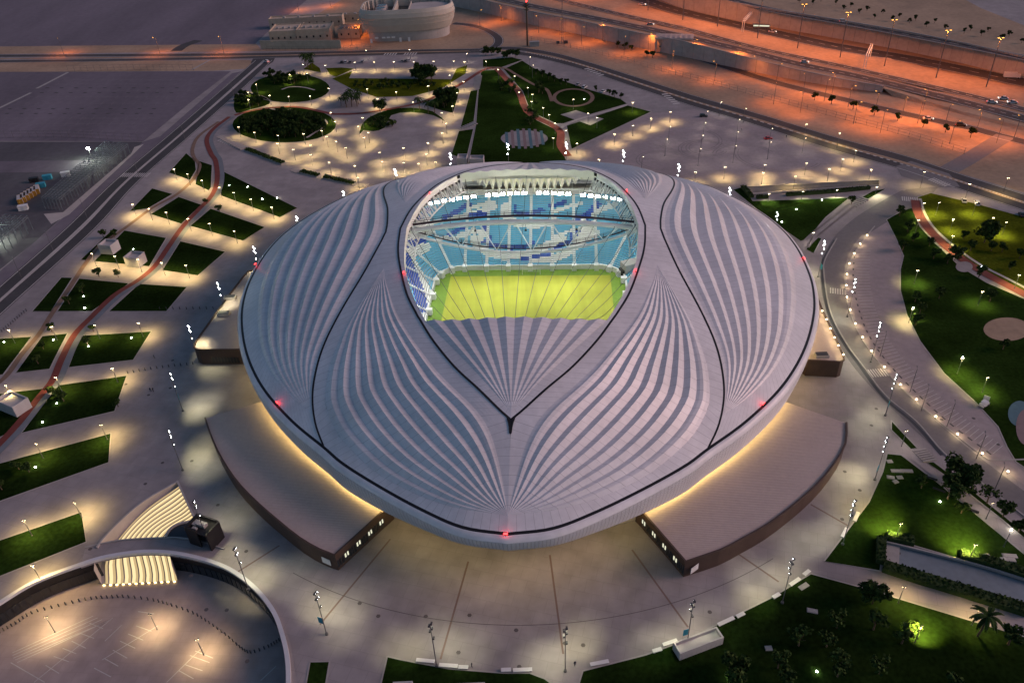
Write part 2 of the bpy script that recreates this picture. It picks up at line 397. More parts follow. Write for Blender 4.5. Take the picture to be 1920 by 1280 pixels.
# --- drive and parking on the right
drv = [(1708, 362), (1672, 382), (1620, 415), (1580, 455), (1562, 500), (1563, 545), (1580, 605), (1612, 668), (1660, 725), (1722, 785), (1790, 845), (1870, 908), (1990, 1000), (2200, 1170)]
ribbon('drive', drv, 8.6, .05, M['drive'], 6)
park_a = cr([(1655, 412), (1625, 443), (1597, 484), (1587, 520), (1588, 560), (1603, 609), (1633, 660), (1687, 723), (1753, 783), (1840, 852), (1930, 917), (2200, 1140)], 4)
park_b = cr([(2300, 1140), (1950, 905), (1905, 868), (1888, 838), (1871, 800), (1830, 755), (1770, 700), (1725, 640), (1700, 590), (1688, 545), (1688, 505), (1694, 480), (1682, 452), (1690, 440), (1655, 412)], 4)
poly('parking_lot', park_a + park_b, .03, M['parking'])
poly('road_junction', [(1640, 390), (1700, 355), (1760, 350), (1740, 372), (1715, 385), (1690, 402), (1660, 418), (1625, 440), (1600, 440)], .045, M['drive'])
# upper right fan-shaped lot
poly('parking_lot', [(1130, 262), (1180, 228), (1225, 212), (1300, 205), (1420, 240), (1560, 285), (1668, 322), (1560, 334), (1420, 336), (1250, 334), (1130, 312), (1085, 290)], .03, M['parking'])
kb = MB()
kerb(kb, [(1569, 447), (1547, 487), (1545, 514), (1556, 581), (1583, 638), (1617, 685), (1661, 742), (1718, 790), (1771, 850), (1840, 905), (1950, 990)], .5, .2)
kerb(kb, [(1640, 424), (1625, 443), (1597, 484), (1587, 520), (1588, 560), (1603, 609), (1633, 660), (1687, 723), (1753, 783), (1840, 852), (1868, 862), (1950, 860)], .5, .15)
kb.build('kerb', M['kerb'])['kind'] = 'structure'
ribbon('kerb_wall', [(1565, 450), (1544, 487), (1541.5, 514), (1552, 581), (1579, 638), (1613, 687), (1657, 745), (1714, 794), (1766, 853)], 1.0, .06, M['dsteel'])
# crosswalks, bays and arrows
mk = MB()
def zebra(a, b, n, ln, z=.09, px=True):
    A = G(*a, z); B = G(*b, z); d = (B - A); n2 = Vector((-d.y, d.x, 0)).normalized()
    for i in range(n):
        p = A + d * ((i + .5) / n); w = d / n * .5
        q = [p - w / 2 - n2 * ln / 2, p + w / 2 - n2 * ln / 2, p + w / 2 + n2 * ln / 2, p - w / 2 + n2 * ln / 2]
        c = (q[1] - q[0]).cross(q[2] - q[1]).z
        mk.add(q if c > 0 else q[::-1], [(0, 1, 2, 3)])
zebra((1555, 544), (1587, 548), 7, 4.0); zebra((1630, 700), (1663, 697), 7, 4.0)
zebra((1745, 335), (1778, 348), 8, 4.5); zebra((1690, 372), (1722, 375), 8, 4.5)
zebra((1098, 128), (1130, 142), 6, 4); zebra((1245, 175), (1270, 196), 6, 4); zebra((228, 328), (280, 328), 14, 5)
zebra((720, 101), (745, 101), 5, 7); zebra((757, 101), (782, 101), 5, 7); zebra((410, 262), (460, 282), 12, 2.5)
# bays along the right-hand lot
bay = cr([(1607, 470), (1604, 520), (1612, 570), (1632, 625), (1668, 678), (1722, 735), (1785, 792), (1862, 850)], 9)
for i, p in enumerate(bay):
    q = bay[min(i + 1, len(bay) - 1)]; r = bay[max(i - 1, 0)]
    P0 = G(*p, .06); d = (G(*q, .06) - G(*r, .06)).normalized(); n2 = Vector((d.y, -d.x, 0))
    if n2.x < 0: n2 = -n2
    e = P0 + (n2 * 1.0 + d * -.25).normalized() * 5.2
    A, B, Q = ribbon_pts([tuple(P0), tuple(e)], .16, .06, 1, px=False); mk.grid([A, B])
    if i % 2 == 0:
        A, B, Q = ribbon_pts([tuple(P0 - n2 * .8), tuple(P0 - n2 * .8 + d * 1.6)], .5, .07, 1, px=False); mk.grid([A, B], 1)
mk.build('painted_markings', [M['line'], M['dsteel']])['kind'] = 'structure'

# --- lawns (outlines of the photograph on the ground)
def lawn(pts, m='grass', z=.07, smooth=0, kw=.35):
    o = poly('lawn', pts, z, M[m], smooth)
    kb = MB(); kerb(kb, cr(pts, smooth, True) if smooth else pts, kw, .12, .0, 1, closed=True)
    k = kb.build('lawn_kerb', M['kerb']); k['kind'] = 'structure'
    return o
L_ = [
 [(349, 287), (366, 301), (368, 319), (356, 338), (316, 324)], [(374, 302), (398, 310), (396, 352), (391, 358), (366, 346)],
 [(420, 322), (558, 390), (524, 408), (413, 367)], [(285, 353), (324, 364), (278, 391), (243, 396)],
 [(335, 369), (378, 384), (340, 420), (282, 402)], [(395, 391), (497, 426), (455, 452), (356, 424)],
 [(213, 428), (222, 432), (163, 488), (151, 487)], [(233, 432), (312, 446), (280, 500), (176, 490)],
 [(338, 452), (423, 472), (371, 517), (304, 507)], [(115, 520), (136, 521), (96, 584), (60, 584)],
 [(148, 522), (242, 531), (201, 564), (172, 584), (107, 584)], [(261, 532), (351, 538), (312, 584), (204, 584)],
 [(-40, 637), (60, 631), (6, 702), (-40, 712)], [(79, 630), (127, 625), (103, 672), (93, 692), (29, 699)],
 [(151, 629), (284, 621), (250, 675), (128, 689)], [(-60, 745), (82, 728), (47, 796), (-60, 850)],
 [(108, 722), (238, 704), (215, 771), (40, 812)], [(-80, 890), (84, 845), (208, 812), (204, 867), (-80, 968)],
 [(-80, 1040), (153, 959), (162, 1016), (-80, 1112)],
]
for p in L_: lawn(p, 'grass_unlit')
def ell(cx, cy, rx, ry, n=28, a0=0, a1=360):
    return [(cx + rx * math.cos(rad(a0 + (a1 - a0) * k / n)), cy + ry * math.sin(rad(a0 + (a1 - a0) * k / n))) for k in range(n)]
lawn(ell(544, 166, 75, 27)); lawn(ell(533, 234, 98, 34))
lawn([(440, 186), (468, 176), (500, 184), (505, 196), (470, 206), (442, 212)], smooth=3)
lawn([(568, 130), (585, 118), (600, 128), (602, 137)], 'grass_lit'); lawn([(610, 128), (640, 127), (664, 129), (650, 136), (630, 145), (618, 140)], 'grass_lit')
lawn([(622, 148), (648, 138), (662, 133), (655, 147), (771, 148), (846, 149), (856, 129), (877, 122), (873, 139), (828, 167), (774, 181), (707, 183), (660, 168)], 'grass_lit')
poly('parking_lot', [(664, 132), (845, 132), (840, 147.5), (656, 146)], .05, M['paving'])
lawn([(674, 254), (676, 238), (690, 221), (728, 206), (770, 202), (812, 209), (836, 229), (812, 217), (770, 211), (734, 217), (722, 240), (700, 247), (682, 245)], smooth=2)
lawn([(795, 197), (821, 181), (858, 165), (862, 171), (850, 212), (828, 208)])
lawn([(902, 133), (935, 131), (958, 152), (972, 172), (981, 202), (1007, 226), (1042, 243), (1050, 255), (1051, 275), (1064, 306), (1064, 316), (876, 316), (892, 235), (897, 168)])
lawn([(882, 171), (896, 169), (888, 233), (862, 243)]); lawn([(860, 246), (888, 242), (874, 300), (846, 290)])
lawn([(944, 130), (979, 114), (1001, 128), (1060, 153), (1110, 170), (1164, 186), (1176, 195), (1110, 214), (1057, 232), (1042, 232), (1008, 216), (992, 204), (980, 172)])
lawn([(905, 112), (960, 108), (980, 113), (940, 127), (905, 127)]); lawn([(1062, 236), (1177, 198), (1221, 210), (1072, 280)])
poly('paved_square', [(1051, 215), (1080, 207), (1132, 223), (1107, 235)], .10, M['plaza'])
lawn([(1374, 356), (1396, 350), (1411, 377), (1592, 371), (1548, 408), (1513, 450), (1500, 452), (1450, 418)])
lawn([(1636, 358), (1662, 354), (1620, 378), (1612, 372)]); lawn([(1600, 377), (1606, 382), (1530, 445), (1520, 440)]); lawn([(1524, 443), (1541, 447), (1526, 475), (1511, 468)])
lawn([(1720, 370), (1745, 362), (1830, 382), (1960, 418), (2300, 515), (2300, 745), (1920, 548), (1830, 503), (1780, 470), (1748, 435), (1727, 400)], 'grass_lit')
lawn([(1662, 412), (1692, 395), (1710, 390), (1725, 425), (1752, 455), (1800, 500), (1850, 530), (1920, 560), (2300, 760), (2300, 1130), (1905, 866), (1888, 838), (1871, 800), (1830, 755), (1770, 700), (1725, 640), (1700, 590), (1688, 545), (1688, 505), (1694, 480), (1682, 452)])
poly('sand_bed', ell(1888, 617, 44, 22), .12, M['sand'])
lawn([(1663, 850), (1690, 853), (1760, 906), (1920, 1038), (2050, 1130), (1920, 1082), (1787, 1044), (1690, 1016), (1656, 1010), (1650, 1070), (1545, 1052), (1629, 941), (1655, 884)])
lawn([(1736, 866), (1751, 866), (1830, 925), (1905, 985), (1990, 1050), (1980, 1060), (1880, 975), (1800, 912)])
lawn([(1671, 788), (1720, 840), (1707, 842), (1671, 806)])
lawn([(1520, 1075), (1620, 1102), (1920, 1193), (2080, 1245), (2080, 1500), (1083, 1400), (1085, 1282), (1093, 1257), (1144, 1244), (1211, 1227), (1290, 1198), (1365, 1160), (1448, 1119)], 'grass_unlit')
lawn([(726, 1230), (751, 1236), (842, 1253), (942, 1261), (993, 1261), (1022, 1272), (1046, 1290), (1060, 1400), (690, 1400), (712, 1290)], 'grass_unlit')
lawn([(581, 1240), (618, 1240), (603, 1330), (565, 1330)])

# --- paths
TRACK = [(433, 219), (403, 242), (391, 262), (399, 287), (408, 302), (411, 336), (401, 366), (376, 393), (347, 424), (319, 464), (296, 497), (265, 524), (218, 554), (175, 595), (144, 628), (121, 672), (104, 712), (77, 746), (40, 793), (0, 836), (-60, 895)]
ribbon('running_track', TRACK, 2.5, .13, M['track'], 8, off=-1.0)
ribbon('cycle_lane', TRACK, 2.2, .128, M['cycle'], 8, off=1.4)
BROWN = [(410, 228), (373, 255), (361, 279), (364, 296), (374, 309), (369, 326), (356, 343), (329, 366), (285, 390), (235, 427), (188, 460), (158, 497), (134, 534), (97, 588), (74, 625), (40, 665), (10, 706), (-40, 745)]
ribbon('path', BROWN, 2.0, .12, M['brown'], 8)
REDR = [(932, 129), (952, 151), (972, 171), (983, 198), (996, 215), (1036, 235), (1051, 249), (1051, 272), (1065, 293)]
ribbon('running_track', REDR, 4.2, .13, M['track'], 8)
ribbon('running_track', [(625, 214), (560, 201), (510, 202), (470, 208), (440, 216)], 2.6, .13, M['track'], 8)
ribbon('running_track', [(625, 214), (680, 212), (760, 199), (800, 188), (860, 160), (905, 132), (928, 127)], 2.6, .13, M['track'], 8)
ribbon('running_track', [(1714, 375), (1719, 398), (1738, 428), (1775, 465), (1828, 503), (1920, 553), (2300, 752)], 4.0, .13, M['track'], 8, off=.6)
ribbon('path', [(1725, 372), (1733, 398), (1752, 428), (1790, 462), (1840, 497), (1920, 538), (2300, 735)], 1.2, .13, M['concrete'], 8)
ribbon('path', [(906, 126), (945, 128), (968, 140), (1000, 158), (1025, 168), (1035, 190)], 2.2, .13, M['brown'], 8)
ribbon('path', ell(1075, 183, 36, 16) + [(1111, 183)], 2.4, .125, M['brown'], 2)
ribbon('path', [(1047, 244), (1065, 232), (1090, 222), (1140, 208), (1176, 196)], 2.0, .13, M['concrete'], 6)
ribbon('path', [(590, 169), (570, 164), (545, 163), (528, 168)], 1.2, .13, M['concrete'], 6)
ribbon('path', [(492, 200), (520, 206), (546, 205)], 1.2, .13, M['concrete'], 6)
ribbon('path', [(600, 218), (612, 232), (585, 252), (575, 258)], 1.4, .13, M['concrete'], 6)
ribbon('path', [(1604, 378), (1560, 412), (1520, 448), (1508, 462)], 4.0, .12, M['paving'], 4)
ribbon('path', [(1708, 850), (1745, 880), (1800, 925), (1860, 975), (1930, 1030), (2010, 1090)], 3.0, .12, M['paving'], 5)
poly('path', [(1520, 1072), (1548, 1053), (1640, 1072), (1790, 1115), (2080, 1215), (2080, 1240), (1920, 1190), (1620, 1100)], .10, M['paving'])
mb = MB()
for c in [ell(544, 166, 75.5, 27.4, 40)]: pass
# playground disk with teal stripes
poly('playground_disc', ell(983, 259.5, 44, 15, 40), .12, M['plaza'])
PG = G(983, 259.5, .15)
M['pink'] = mat('pink_rubber', (.22, .16, .16), .85, .1, .5); M['tealr'] = mat('teal_rubber', (.08, .16, .19), .85, .1, .5)
for i in range(7):
    u = -9.5 + 3.2 * i; h = math.sqrt(max(0, 13.5 ** 2 - u * u)) * 1.1
    poly('rubber_stripe', [(PG.x + u - .8, PG.y - h), (PG.x + u + .8, PG.y - h), (PG.x + u + .8, PG.y + h), (PG.x + u - .8, PG.y + h)], .145, M['tealr'] if i % 2 == 0 else M['pink'], px=False)
poly('playground_disc', ell(1912, 775, 22, 24, 24), .12, M['tealr']); poly('playground_disc', ell(1925, 800, 20, 34, 24), .14, M['pink'])
poly('playground_disc', ell(1808, 500, 16, 10, 20), .14, M['plaza'])
# channel drains, manhole covers and tyre marks
M['drain'] = mat('drain_grate', (.10, .09, .088), .8, .2, 2)
dm = MB()
for off in (15.0,):
    pts = []
    for i in range(61):
        a = rad(-118 + 62 * i / 60); pts.append(tuple(W((101 + off) * math.cos(a), (104 + off) * math.sin(a) - 2, .05)))
    A, B, Q = ribbon_pts(pts, .16, .05, 1, px=False); dm.grid([A, B])
rdm = random.Random(4)
for i in range(46):
    a = rad(rdm.uniform(-175, -5)); r_ = rdm.uniform(112, 150); c = W(r_ * math.cos(a), r_ * math.sin(a) * 1.03, .055)
    dm.add([c + Vector((.55 * math.cos(k * 1.0472), .55 * math.sin(k * 1.0472), 0)) for k in range(6)], [tuple(range(6))])
dm.build('drain', M['drain'])['kind'] = 'stuff'
tmk = MB()
for cx, cy, r0, a0, a1 in ((1325, 278, 9, 20, 330), (1322, 280, 12, 60, 250), (1290, 262, 16, 200, 400), (1395, 292, 14, 10, 160), (1460, 290, 20, 150, 320), (1240, 300, 11, 30, 300)):
    c = G(cx, cy, .06)
    for dr in (0, 1.6):
        pts = [(c.x + (r0 + dr) * math.cos(rad(a0 + (a1 - a0) * k / 30)), c.y + (r0 + dr) * math.sin(rad(a0 + (a1 - a0) * k / 30)), .06) for k in range(31)]
        A, B, Q = ribbon_pts(pts, .3, .06, 1, px=False); tmk.grid([A, B])
tmk.build('tyre_mark', mat('tyre_rubber', (.20, .175, .175), .85))['kind'] = 'structure'
bl = MB()
for y0, x0, x1 in ((150, 120, 395), (158, 108, 385), (170, 92, 372), (182, 70, 352), (194, 50, 335), (222, 10, 300), (232, -20, 292), (246, -40, 278)):
    P0, P1 = G(x0, y0, .05), G(x1, y0, .05); A, B, Q = ribbon_pts([tuple(P0), tuple(P1)], .35, .05, 1, px=False); bl.grid([A, B])
    n = int((P1 - P0).length / 7)
    for k in range(n):
        q = P0.lerp(P1, k / n); A, B, Q = ribbon_pts([(q.x, q.y - 2.6, .05), (q.x, q.y + 2.6, .05)], .3, .05, 1, px=False); bl.grid([A, B])
bl.build('bay_marking', mat('faded_paint', (.19, .175, .19), .8))['kind'] = 'structure'
# radial expansion joints in the plaza
jm = MB()
for a, b in (((732, 1010), (600, 1170)), ((878, 1052), (826, 1235)), ((1031, 1040), (1056, 1225)), ((1185, 1030), (1290, 1175)), ((524, 1022), (440, 1075)), ((1380, 1035), (1460, 1090)), ((1520, 945), (1590, 985))):
    A, B, Q = ribbon_pts([a, b], .45, .045, 1); jm.grid([A, B])
jm.build('plaza_joint', mat('joint', (.17, .12, .105), .8))['kind'] = 'structure'

# ---------------------------------------------------------------- highway terraces at the top right
def hz1(x):   # height of the carriageway above the near ground
    return max(1.0, 9.0 - max(0.0, (x - 1280)) * (6.5 / 375)) if x > 1280 else 9.0
W1 = [(700, -45), (800, -18), (908, 3), (1010, 27), (1080, 40), (1150, 55), (1215, 68), (1280, 80), (1350, 98), (1420, 116), (1500, 135), (1570, 150), (1655, 165), (1720, 185), (1800, 208), (1920, 238), (2080, 280)]
W2 = [(1050, -75), (1150, -35), (1280, 17), (1404, 44), (1555, 70), (1683, 93), (1800, 118), (1920, 148), (2080, 190)]
def y_at(P, x):
    for a, b in zip(P[:-1], P[1:]):
        if a[0] <= x <= b[0]: return a[1] + (b[1] - a[1]) * (x - a[0]) / (b[0] - a[0])
    a, b = (P[0], P[1]) if x < P[0][0] else (P[-2], P[-1])
    return a[1] + (b[1] - a[1]) * (x - a[0]) / (b[0] - a[0])
xs = sorted(set(list(range(700, 2081, 20)) + [1655]))
W1top = [G(x, y_at(W1, x) - (22 if x <= 1280 else 0) * 0, hz1(x)) for x in xs]
def on_line(P, t): return catmull_at([tuple(p) for p in P], t)
W2b = [G(x, y_at(W2, x), hz1(x)) for x in xs]
rows = []
for s in range(7): rows.append([a.lerp(b, s / 6) for a, b in zip(W1top, W2b)])
mb = MB(); mb.grid(rows); o = mb.build('highway_embankment', M['sand']); o['kind'] = 'structure'
if o.data.polygons[0].normal.z < 0: o.data.flip_normals()
UP = 11.0
W2t = [p + Vector((0, 0, UP)) for p in W2b]
back = [p + Vector((60 + 0 * p.x, 900, 0)) for p in W2t]
mb = MB(); mb.grid([[p + Vector((0, .9, 0)) for p in W2t], back]); o = mb.build('upper_embankment', M['sand']); o['kind'] = 'structure'
if o.data.polygons[0].normal.z < 0: o.data.flip_normals()
# walls are things of their own
M['retain'] = mat('retaining_wall', (.40, .36, .335), .8, .12, .05, scale2=.4, var2=.08)
def retaining(name, bot, top, label, th=.9):
    r = empty(name, bot[len(bot) // 2], 0, label, 'wall')
    o0 = Vector(bot[len(bot) // 2]); N = len(bot)
    mb = MB()
    b2 = [p - o0 for p in bot]; t2 = [p - o0 for p in top]; off = Vector((0, th, 0))
    mb.grid([b2, t2, [p + off for p in t2], [p + off for p in b2]])
    mb.build('wall_face', M['retain'], r)
    cp = MB()
    cp.grid([[p + Vector((0, -.35, -.02)) for p in t2], [p + Vector((0, -.35, .5)) for p in t2], [p + Vector((0, th, .5)) for p in t2], [p + Vector((0, th, -.02)) for p in t2]])
    cp.build('coping', M['kerb'], r)
    # panel joints
    jm = MB()
    for i in range(N - 1):
        n = max(1, int((b2[i + 1] - b2[i]).length / 8))
        for k in range(n):
            a = b2[i].lerp(b2[i + 1], k / n); b = t2[i].lerp(t2[i + 1], k / n)
            jm.add([a + Vector((-.1, -.04, 0)), a + Vector((.1, -.04, 0)), b + Vector((.1, -.04, 0)), b + Vector((-.1, -.04, 0))], [(0, 1, 2, 3)])
    jm.build('joint', M['joint'], r)['kind'] = 'stuff'
    return r
n1 = xs.index(1655) + 1
w1t = [p + Vector((0, -.9, .9)) for p in W1top[:n1]]
w1b = [Vector((p.x, p.y, 0)) for p in w1t]
retaining('retaining_wall', w1b, w1t, 'long pale retaining wall beside the lower service road, tapering to the right')
w2b = [p + Vector((0, 0, 0)) for p in W2b]; w2t = [p + Vector((0, 0, .9)) for p in W2t]
retaining('retaining_wall', w2b, w2t, 'tall pale retaining wall behind the main highway, under the uppermost road')
# slope where the wall has ended
mb = MB(); mb.grid([[Vector((p.x + 3, p.y - 9, .0)) for p in W1top[n1 - 1:]], [p + Vector((0, 0, .02)) for p in W1top[n1 - 1:]]]); o = mb.build('sand_slope', M['sand']); o['kind'] = 'structure'
if o.data.polygons[0].normal.z < 0: o.data.flip_normals()
def hroad(pts, w, dz=.28, m='asphalt', zf=None):
    P = [(x, y, (zf(x) if zf else hz1(x)) + dz) for x, y in pts]
    o = ribbon('road', P, w, 0, M[m], 4)
    mb = MB()
    for s in (-1, 1):
        A, B, Q = ribbon_pts(P, .5, 0, 4, off=s * (w / 2 - .8)); mb.grid([[a + Vector((0, 0, .05)) for a in A], [b + Vector((0, 0, .05)) for b in B]])
    A, B, Q = ribbon_pts(P, .4, 0, 12)
    for i in range(0, len(Q) - 1, 2): mb.add([q + Vector((0, 0, .05)) for q in (A[i], A[i + 1], B[i + 1], B[i])], [(0, 1, 2, 3)])
    mb.build('road_marking', M['line'])['kind'] = 'structure'
hroad([(908, -8), (1010, 14), (1150, 41), (1280, 68), (1400, 96), (1500, 121), (1616, 145), (1784, 186), (1920, 222), (2060, 260)], 11)
hroad([(960, -22), (1060, 2), (1150, 24), (1280, 53), (1414, 89), (1582, 125), (1784, 171), (1920, 205), (2060, 243)], 8)
hroad([(1130, -25), (1200, -2), (1280, 23), (1424, 56), (1559, 86), (1717, 113), (1920, 155), (2060, 186)], 17)
hroad([(1250, -38), (1377, 2), (1480, 25), (1582, 43), (1717, 68), (1920, 108), (2060, 140)], 11, zf=lambda x: hz1(x) + UP)
road('road', [(1262, 94), (1293, 104), (1360, 125), (1430, 148), (1500, 167), (1580, 186), (1655, 204), (1740, 223), (1820, 240), (1880, 256), (1990, 283)], 9, .05)
poly('sand_field', [(1300, 180), (1420, 214), (1560, 256), (1700, 295), (1800, 326), (1850, 275), (1700, 225), (1500, 175), (1330, 130), (1200, 110), (1000, 60), (960, 84), (1100, 112)], .02, M['sand'])
# ================================================================ STADIUM
RIMQ = [(0, -107.8), (10.5, -106.0), (20.5, -101.0), (32.2, -93.7), (43.7, -85.6), (50.2, -79.7), (62, -69.2), (74.5, -55), (84.5, -38.5), (92, -20), (95.8, -4), (97.1, 10),
        (97.1, 25), (95, 39.5), (90, 54.5), (82.5, 69), (72, 83), (50.5, 98.6), (30, 105.5), (12, 108), (0, 108.5)]
RIMC = cr(RIMQ, 6)
_th = [math.atan2(p[0], -p[1]) for p in RIMC]; _rr = [math.hypot(*p) for p in RIMC]
def rim_r(u, v):
    t = math.atan2(abs(u), -v)
    lo, hi = 0, len(_th) - 1
    if t <= _th[0]: return _rr[0]
    if t >= _th[-1]: return _rr[-1]
    while hi - lo > 1:
        m = (lo + hi) // 2
        if _th[m] <= t: lo = m
        else: hi = m
    f = (t - _th[lo]) / max(1e-9, _th[hi] - _th[lo]); return _rr[lo] + (_rr[hi] - _rr[lo]) * f
Z0R, DZR, HCR = 16.0, 3.0, 45.0
def rz(u, v): return Z0R + DZR * u * u / (u * u + v * v + 1e-9)
def hz(u, v):
    r = math.hypot(u, v) / rim_r(u, v); z = rz(u, v); return z + (HCR - z) * (1 - r * r)
def bk(p):
    u, v = p
    return (u, -v + 19.6 * (u / 50.3) ** 2 * (max(0, -v - 22) / 57.5) ** 2)
stadium = empty('stadium', tuple(CS), -PSI, 'large oval white stadium with pleated sail roof and glowing green pitch inside', 'stadium')
# children are built in local axes: x = u, y = v
def lp(u, v, z): return (u, v, z)

C0 = [(41.9, -21.4), (44.4, -28), (46.8, -34.2), (50.1, -43.2), (51.8, -50), (52.9, -57), (52.6, -64.7), (51.0, -69.8), (45.5, -78.6), (35.1, -88.9), (23.0, -96.8), (11.8, -101.7), (0, -103.9)]
C1 = [(41.9, -21.4), (40.6, -27), (38.6, -32.8), (34.6, -43), (28.6, -53.5), (22.5, -62.6), (18.8, -67.4), (15.6, -71.1), (9.2, -78.2), (5.5, -83.8), (3.2, -89.8), (1.3, -97.3), (0, -103.9)]
C0o = [(48.5, -21.4), (50.6, -28), (52.9, -35.4), (55.4, -44.2), (56.9, -51.5), (57.1, -57.5), (56.2, -65), (54.2, -72), (50.2, -79.7), (37.5, -90), (25.5, -98), (13, -105), (0, -107.8)]
C1i = [(36.9, -21.4), (35.4, -27), (33.4, -33), (28.6, -44), (23.0, -54.6), (17.0, -63.3), (13.2, -67.8), (9.7, -71.6), (3.2, -78.6), (.4, -82.2), (0, -89.8), (0, -97.3), (0, -103.9)]
SF = [(50.2, -79.7), (54.2, -72), (56.6, -63.5), (57, -55), (56, -47), (53.4, -37.5), (48.6, -22), (45.9, -8), (45, 0)]
OF = [(0, -81.5), (3.7, -78), (9.3, -72), (16, -64.5), (22.7, -55), (27.6, -46.3), (28.5, -44.6), (32.7, -35.5), (36.7, -22), (38.8, -12), (40, 0)]
OI = [(0, -79.5), (2, -77), (6.5, -71.5), (13, -63.4), (20, -54.8), (25.2, -48.4), (25.9, -47.1), (30.6, -37), (34.8, -24), (36.6, -12.5), (37.8, 0)]
D0 = [(56, -69), (57.8, -60), (58, -51), (55.3, -40), (51.3, -26), (48, -12), (46.6, 0)]
D0 = D0 + [bk(p) for p in D0[:-1][::-1]]
D1 = [(56, -69), (64.5, -61), (73.5, -49.5), (81, -35), (86.5, -18), (89.5, -4), (91, 10), (91, 24), (89, 38), (84.5, 53), (77, 67), (68, 78)]
D1 = D1 + [D0[-1]]
D0i = [(50.2, -79.7), (56.6, -62.5), (56.9, -52), (54.2, -40), (50, -26.5), (46.7, -12), (45.2, 0)]
D0i = D0i + [bk(p) for p in D0i[:-1][::-1]]
D1o = [(50.2, -79.7), (62, -69.2), (74.5, -55), (84.5, -38.5), (92, -20), (95.8, -4), (97.1, 10), (97.1, 25), (95, 39.5), (90, 54.5), (82.5, 69), (72, 83), (50.5, 98.6)]

def seam_ts(c, n_len=2.6, sw=.04):
    "parameters along a curve with a narrow pair at every panel seam"
    L = 0; S = [0]; K = 240
    P = [catmull_at(c, i / K) for i in range(K + 1)]
    for a, b in zip(P[:-1], P[1:]): L += math.dist(a, b); S.append(L)
    def t_of(s):
        lo, hi = 0, K
        while hi - lo > 1:
            m = (lo + hi) // 2
            if S[m] <= s: lo = m
            else: hi = m
        return (lo + (s - S[lo]) / max(1e-9, S[hi] - S[lo])) / K
    n = max(2, int(L / n_len)); ts = [(0, 0)]
    for k in range(1, n):
        s = L * k / n; ts += [(t_of(s - sw), 1), (t_of(s + sw), 0)]
    ts.append((1, 0)); return ts

def pleats(c0, c1, N, su, sv, ratio, m=4, name='roof_pleat', hfun=hz, seam=2.6, wfun=None, fade=True, pk=.5):
    mid = [tuple((a + b) / 2 for a, b in zip(p, q)) for p, q in zip(c0, c1)]
    ts = seam_ts(mid, seam)
    A = [catmull_at(c0, t) for t, _ in ts]; B = [catmull_at(c1, t) for t, _ in ts]
    for k in range(N):
        mb = MB(); rows = []
        for (t, fl), a, b in zip(ts, A, B):
            wl = math.dist(a, b) / N; row = []
            for j in range(m + 1):
                f = (pk * j / (m // 2) if j <= m // 2 else pk + (1 - pk) * (j - m // 2) / (m - m // 2)); w = (k + f) / N
                u, v = wfun(t, w) if wfun else (a[0] + (b[0] - a[0]) * w, a[1] + (b[1] - a[1]) * w)
                tri = f / pk if f < pk else (1 - f) / (1 - pk); p = tri
                e = min(1.0, (min(w, 1 - w) * N + .35) / 1.3) if fade else 1
                z = hfun(u, v) + ratio * wl * p * e
                row.append((u * su, v if sv > 0 else v, z))
            rows.append(row)
        flags = [fl for _, fl in ts]
        mb.grid(rows, mfun=lambda i, j: 1 if flags[i] else 0)
        me = mb.mesh(name, [M['roof'], M['seam']])
        if me.polygons[len(me.polygons) // 2].normal.z < 0: me.flip_normals()
        link(name, me, stadium)
def border(pa, pb, su, m=5, name='roof_border', hfun=hz, seam=2.2):
    ts = seam_ts(pb if True else pa, seam)
    rows = []
    for t, fl in ts:
        a = catmull_at(pa, t); b = catmull_at(pb, t)
        rows.append([((a[0] + (b[0] - a[0]) * j / m) * su, a[1] + (b[1] - a[1]) * j / m, hfun(a[0] + (b[0] - a[0]) * j / m, a[1] + (b[1] - a[1]) * j / m)) for j in range(m + 1)])
    fl = [x for _, x in ts]
    mb = MB(); mb.grid(rows, mfun=lambda i, j: 1 if fl[i] else 0)
    me = mb.mesh(name, [M['roof'], M['seam']])
    if me.polygons[len(me.polygons) // 2].normal.z < 0: me.flip_normals()
    return link(name, me, stadium)
PR = .235
for su in (-1, 1):
    for back in (0, 1):
        f = (lambda L: [bk(p) for p in L]) if back else (lambda L: L)
        pleats(f(C0), f(C1), 9, su, 1, PR)
        border(f(C0), f(C0o), su); border(f(C1), f(C1i), su)
        border(f(OI), f(OF), su, m=3)
    waist_a = [(48.5, -21.4), (45.9, -8), (45, 0)] + [(45.9, 8), (48.5, 21.4)]
    waist_b = [(36.9, -21.4), (38.9, -10), (40, 0)] + [(38.9, 10), (36.9, 21.4)]
    border(waist_a, waist_b, su, m=6)
    pleats(D0, D1, 8, su, 1, PR * 1.0, pk=.58)
    border(D0, D0i, su, m=2); border(D1, D1o, su)
# the two fans that close the eye at its front and back corner
def fan(sv):
    def wf(t, w):
        x = 2 * w - 1; eu_, ev_ = 25.5 * x, -48 - 2.6 * (1 - x * x)
        p = (eu_ * t, -79.5 + (ev_ + 79.5) * t); return p if sv < 0 else bk(p)
    c0 = [wf(t / 6, 0) for t in range(7)]; c1 = [wf(t / 6, 1) for t in range(7)]
    pleats(c0, c1, 10, 1, 1, .12, wfun=wf, m=4, seam=1.6, name='fan_pleat', fade=False)
fan(-1); fan(1)
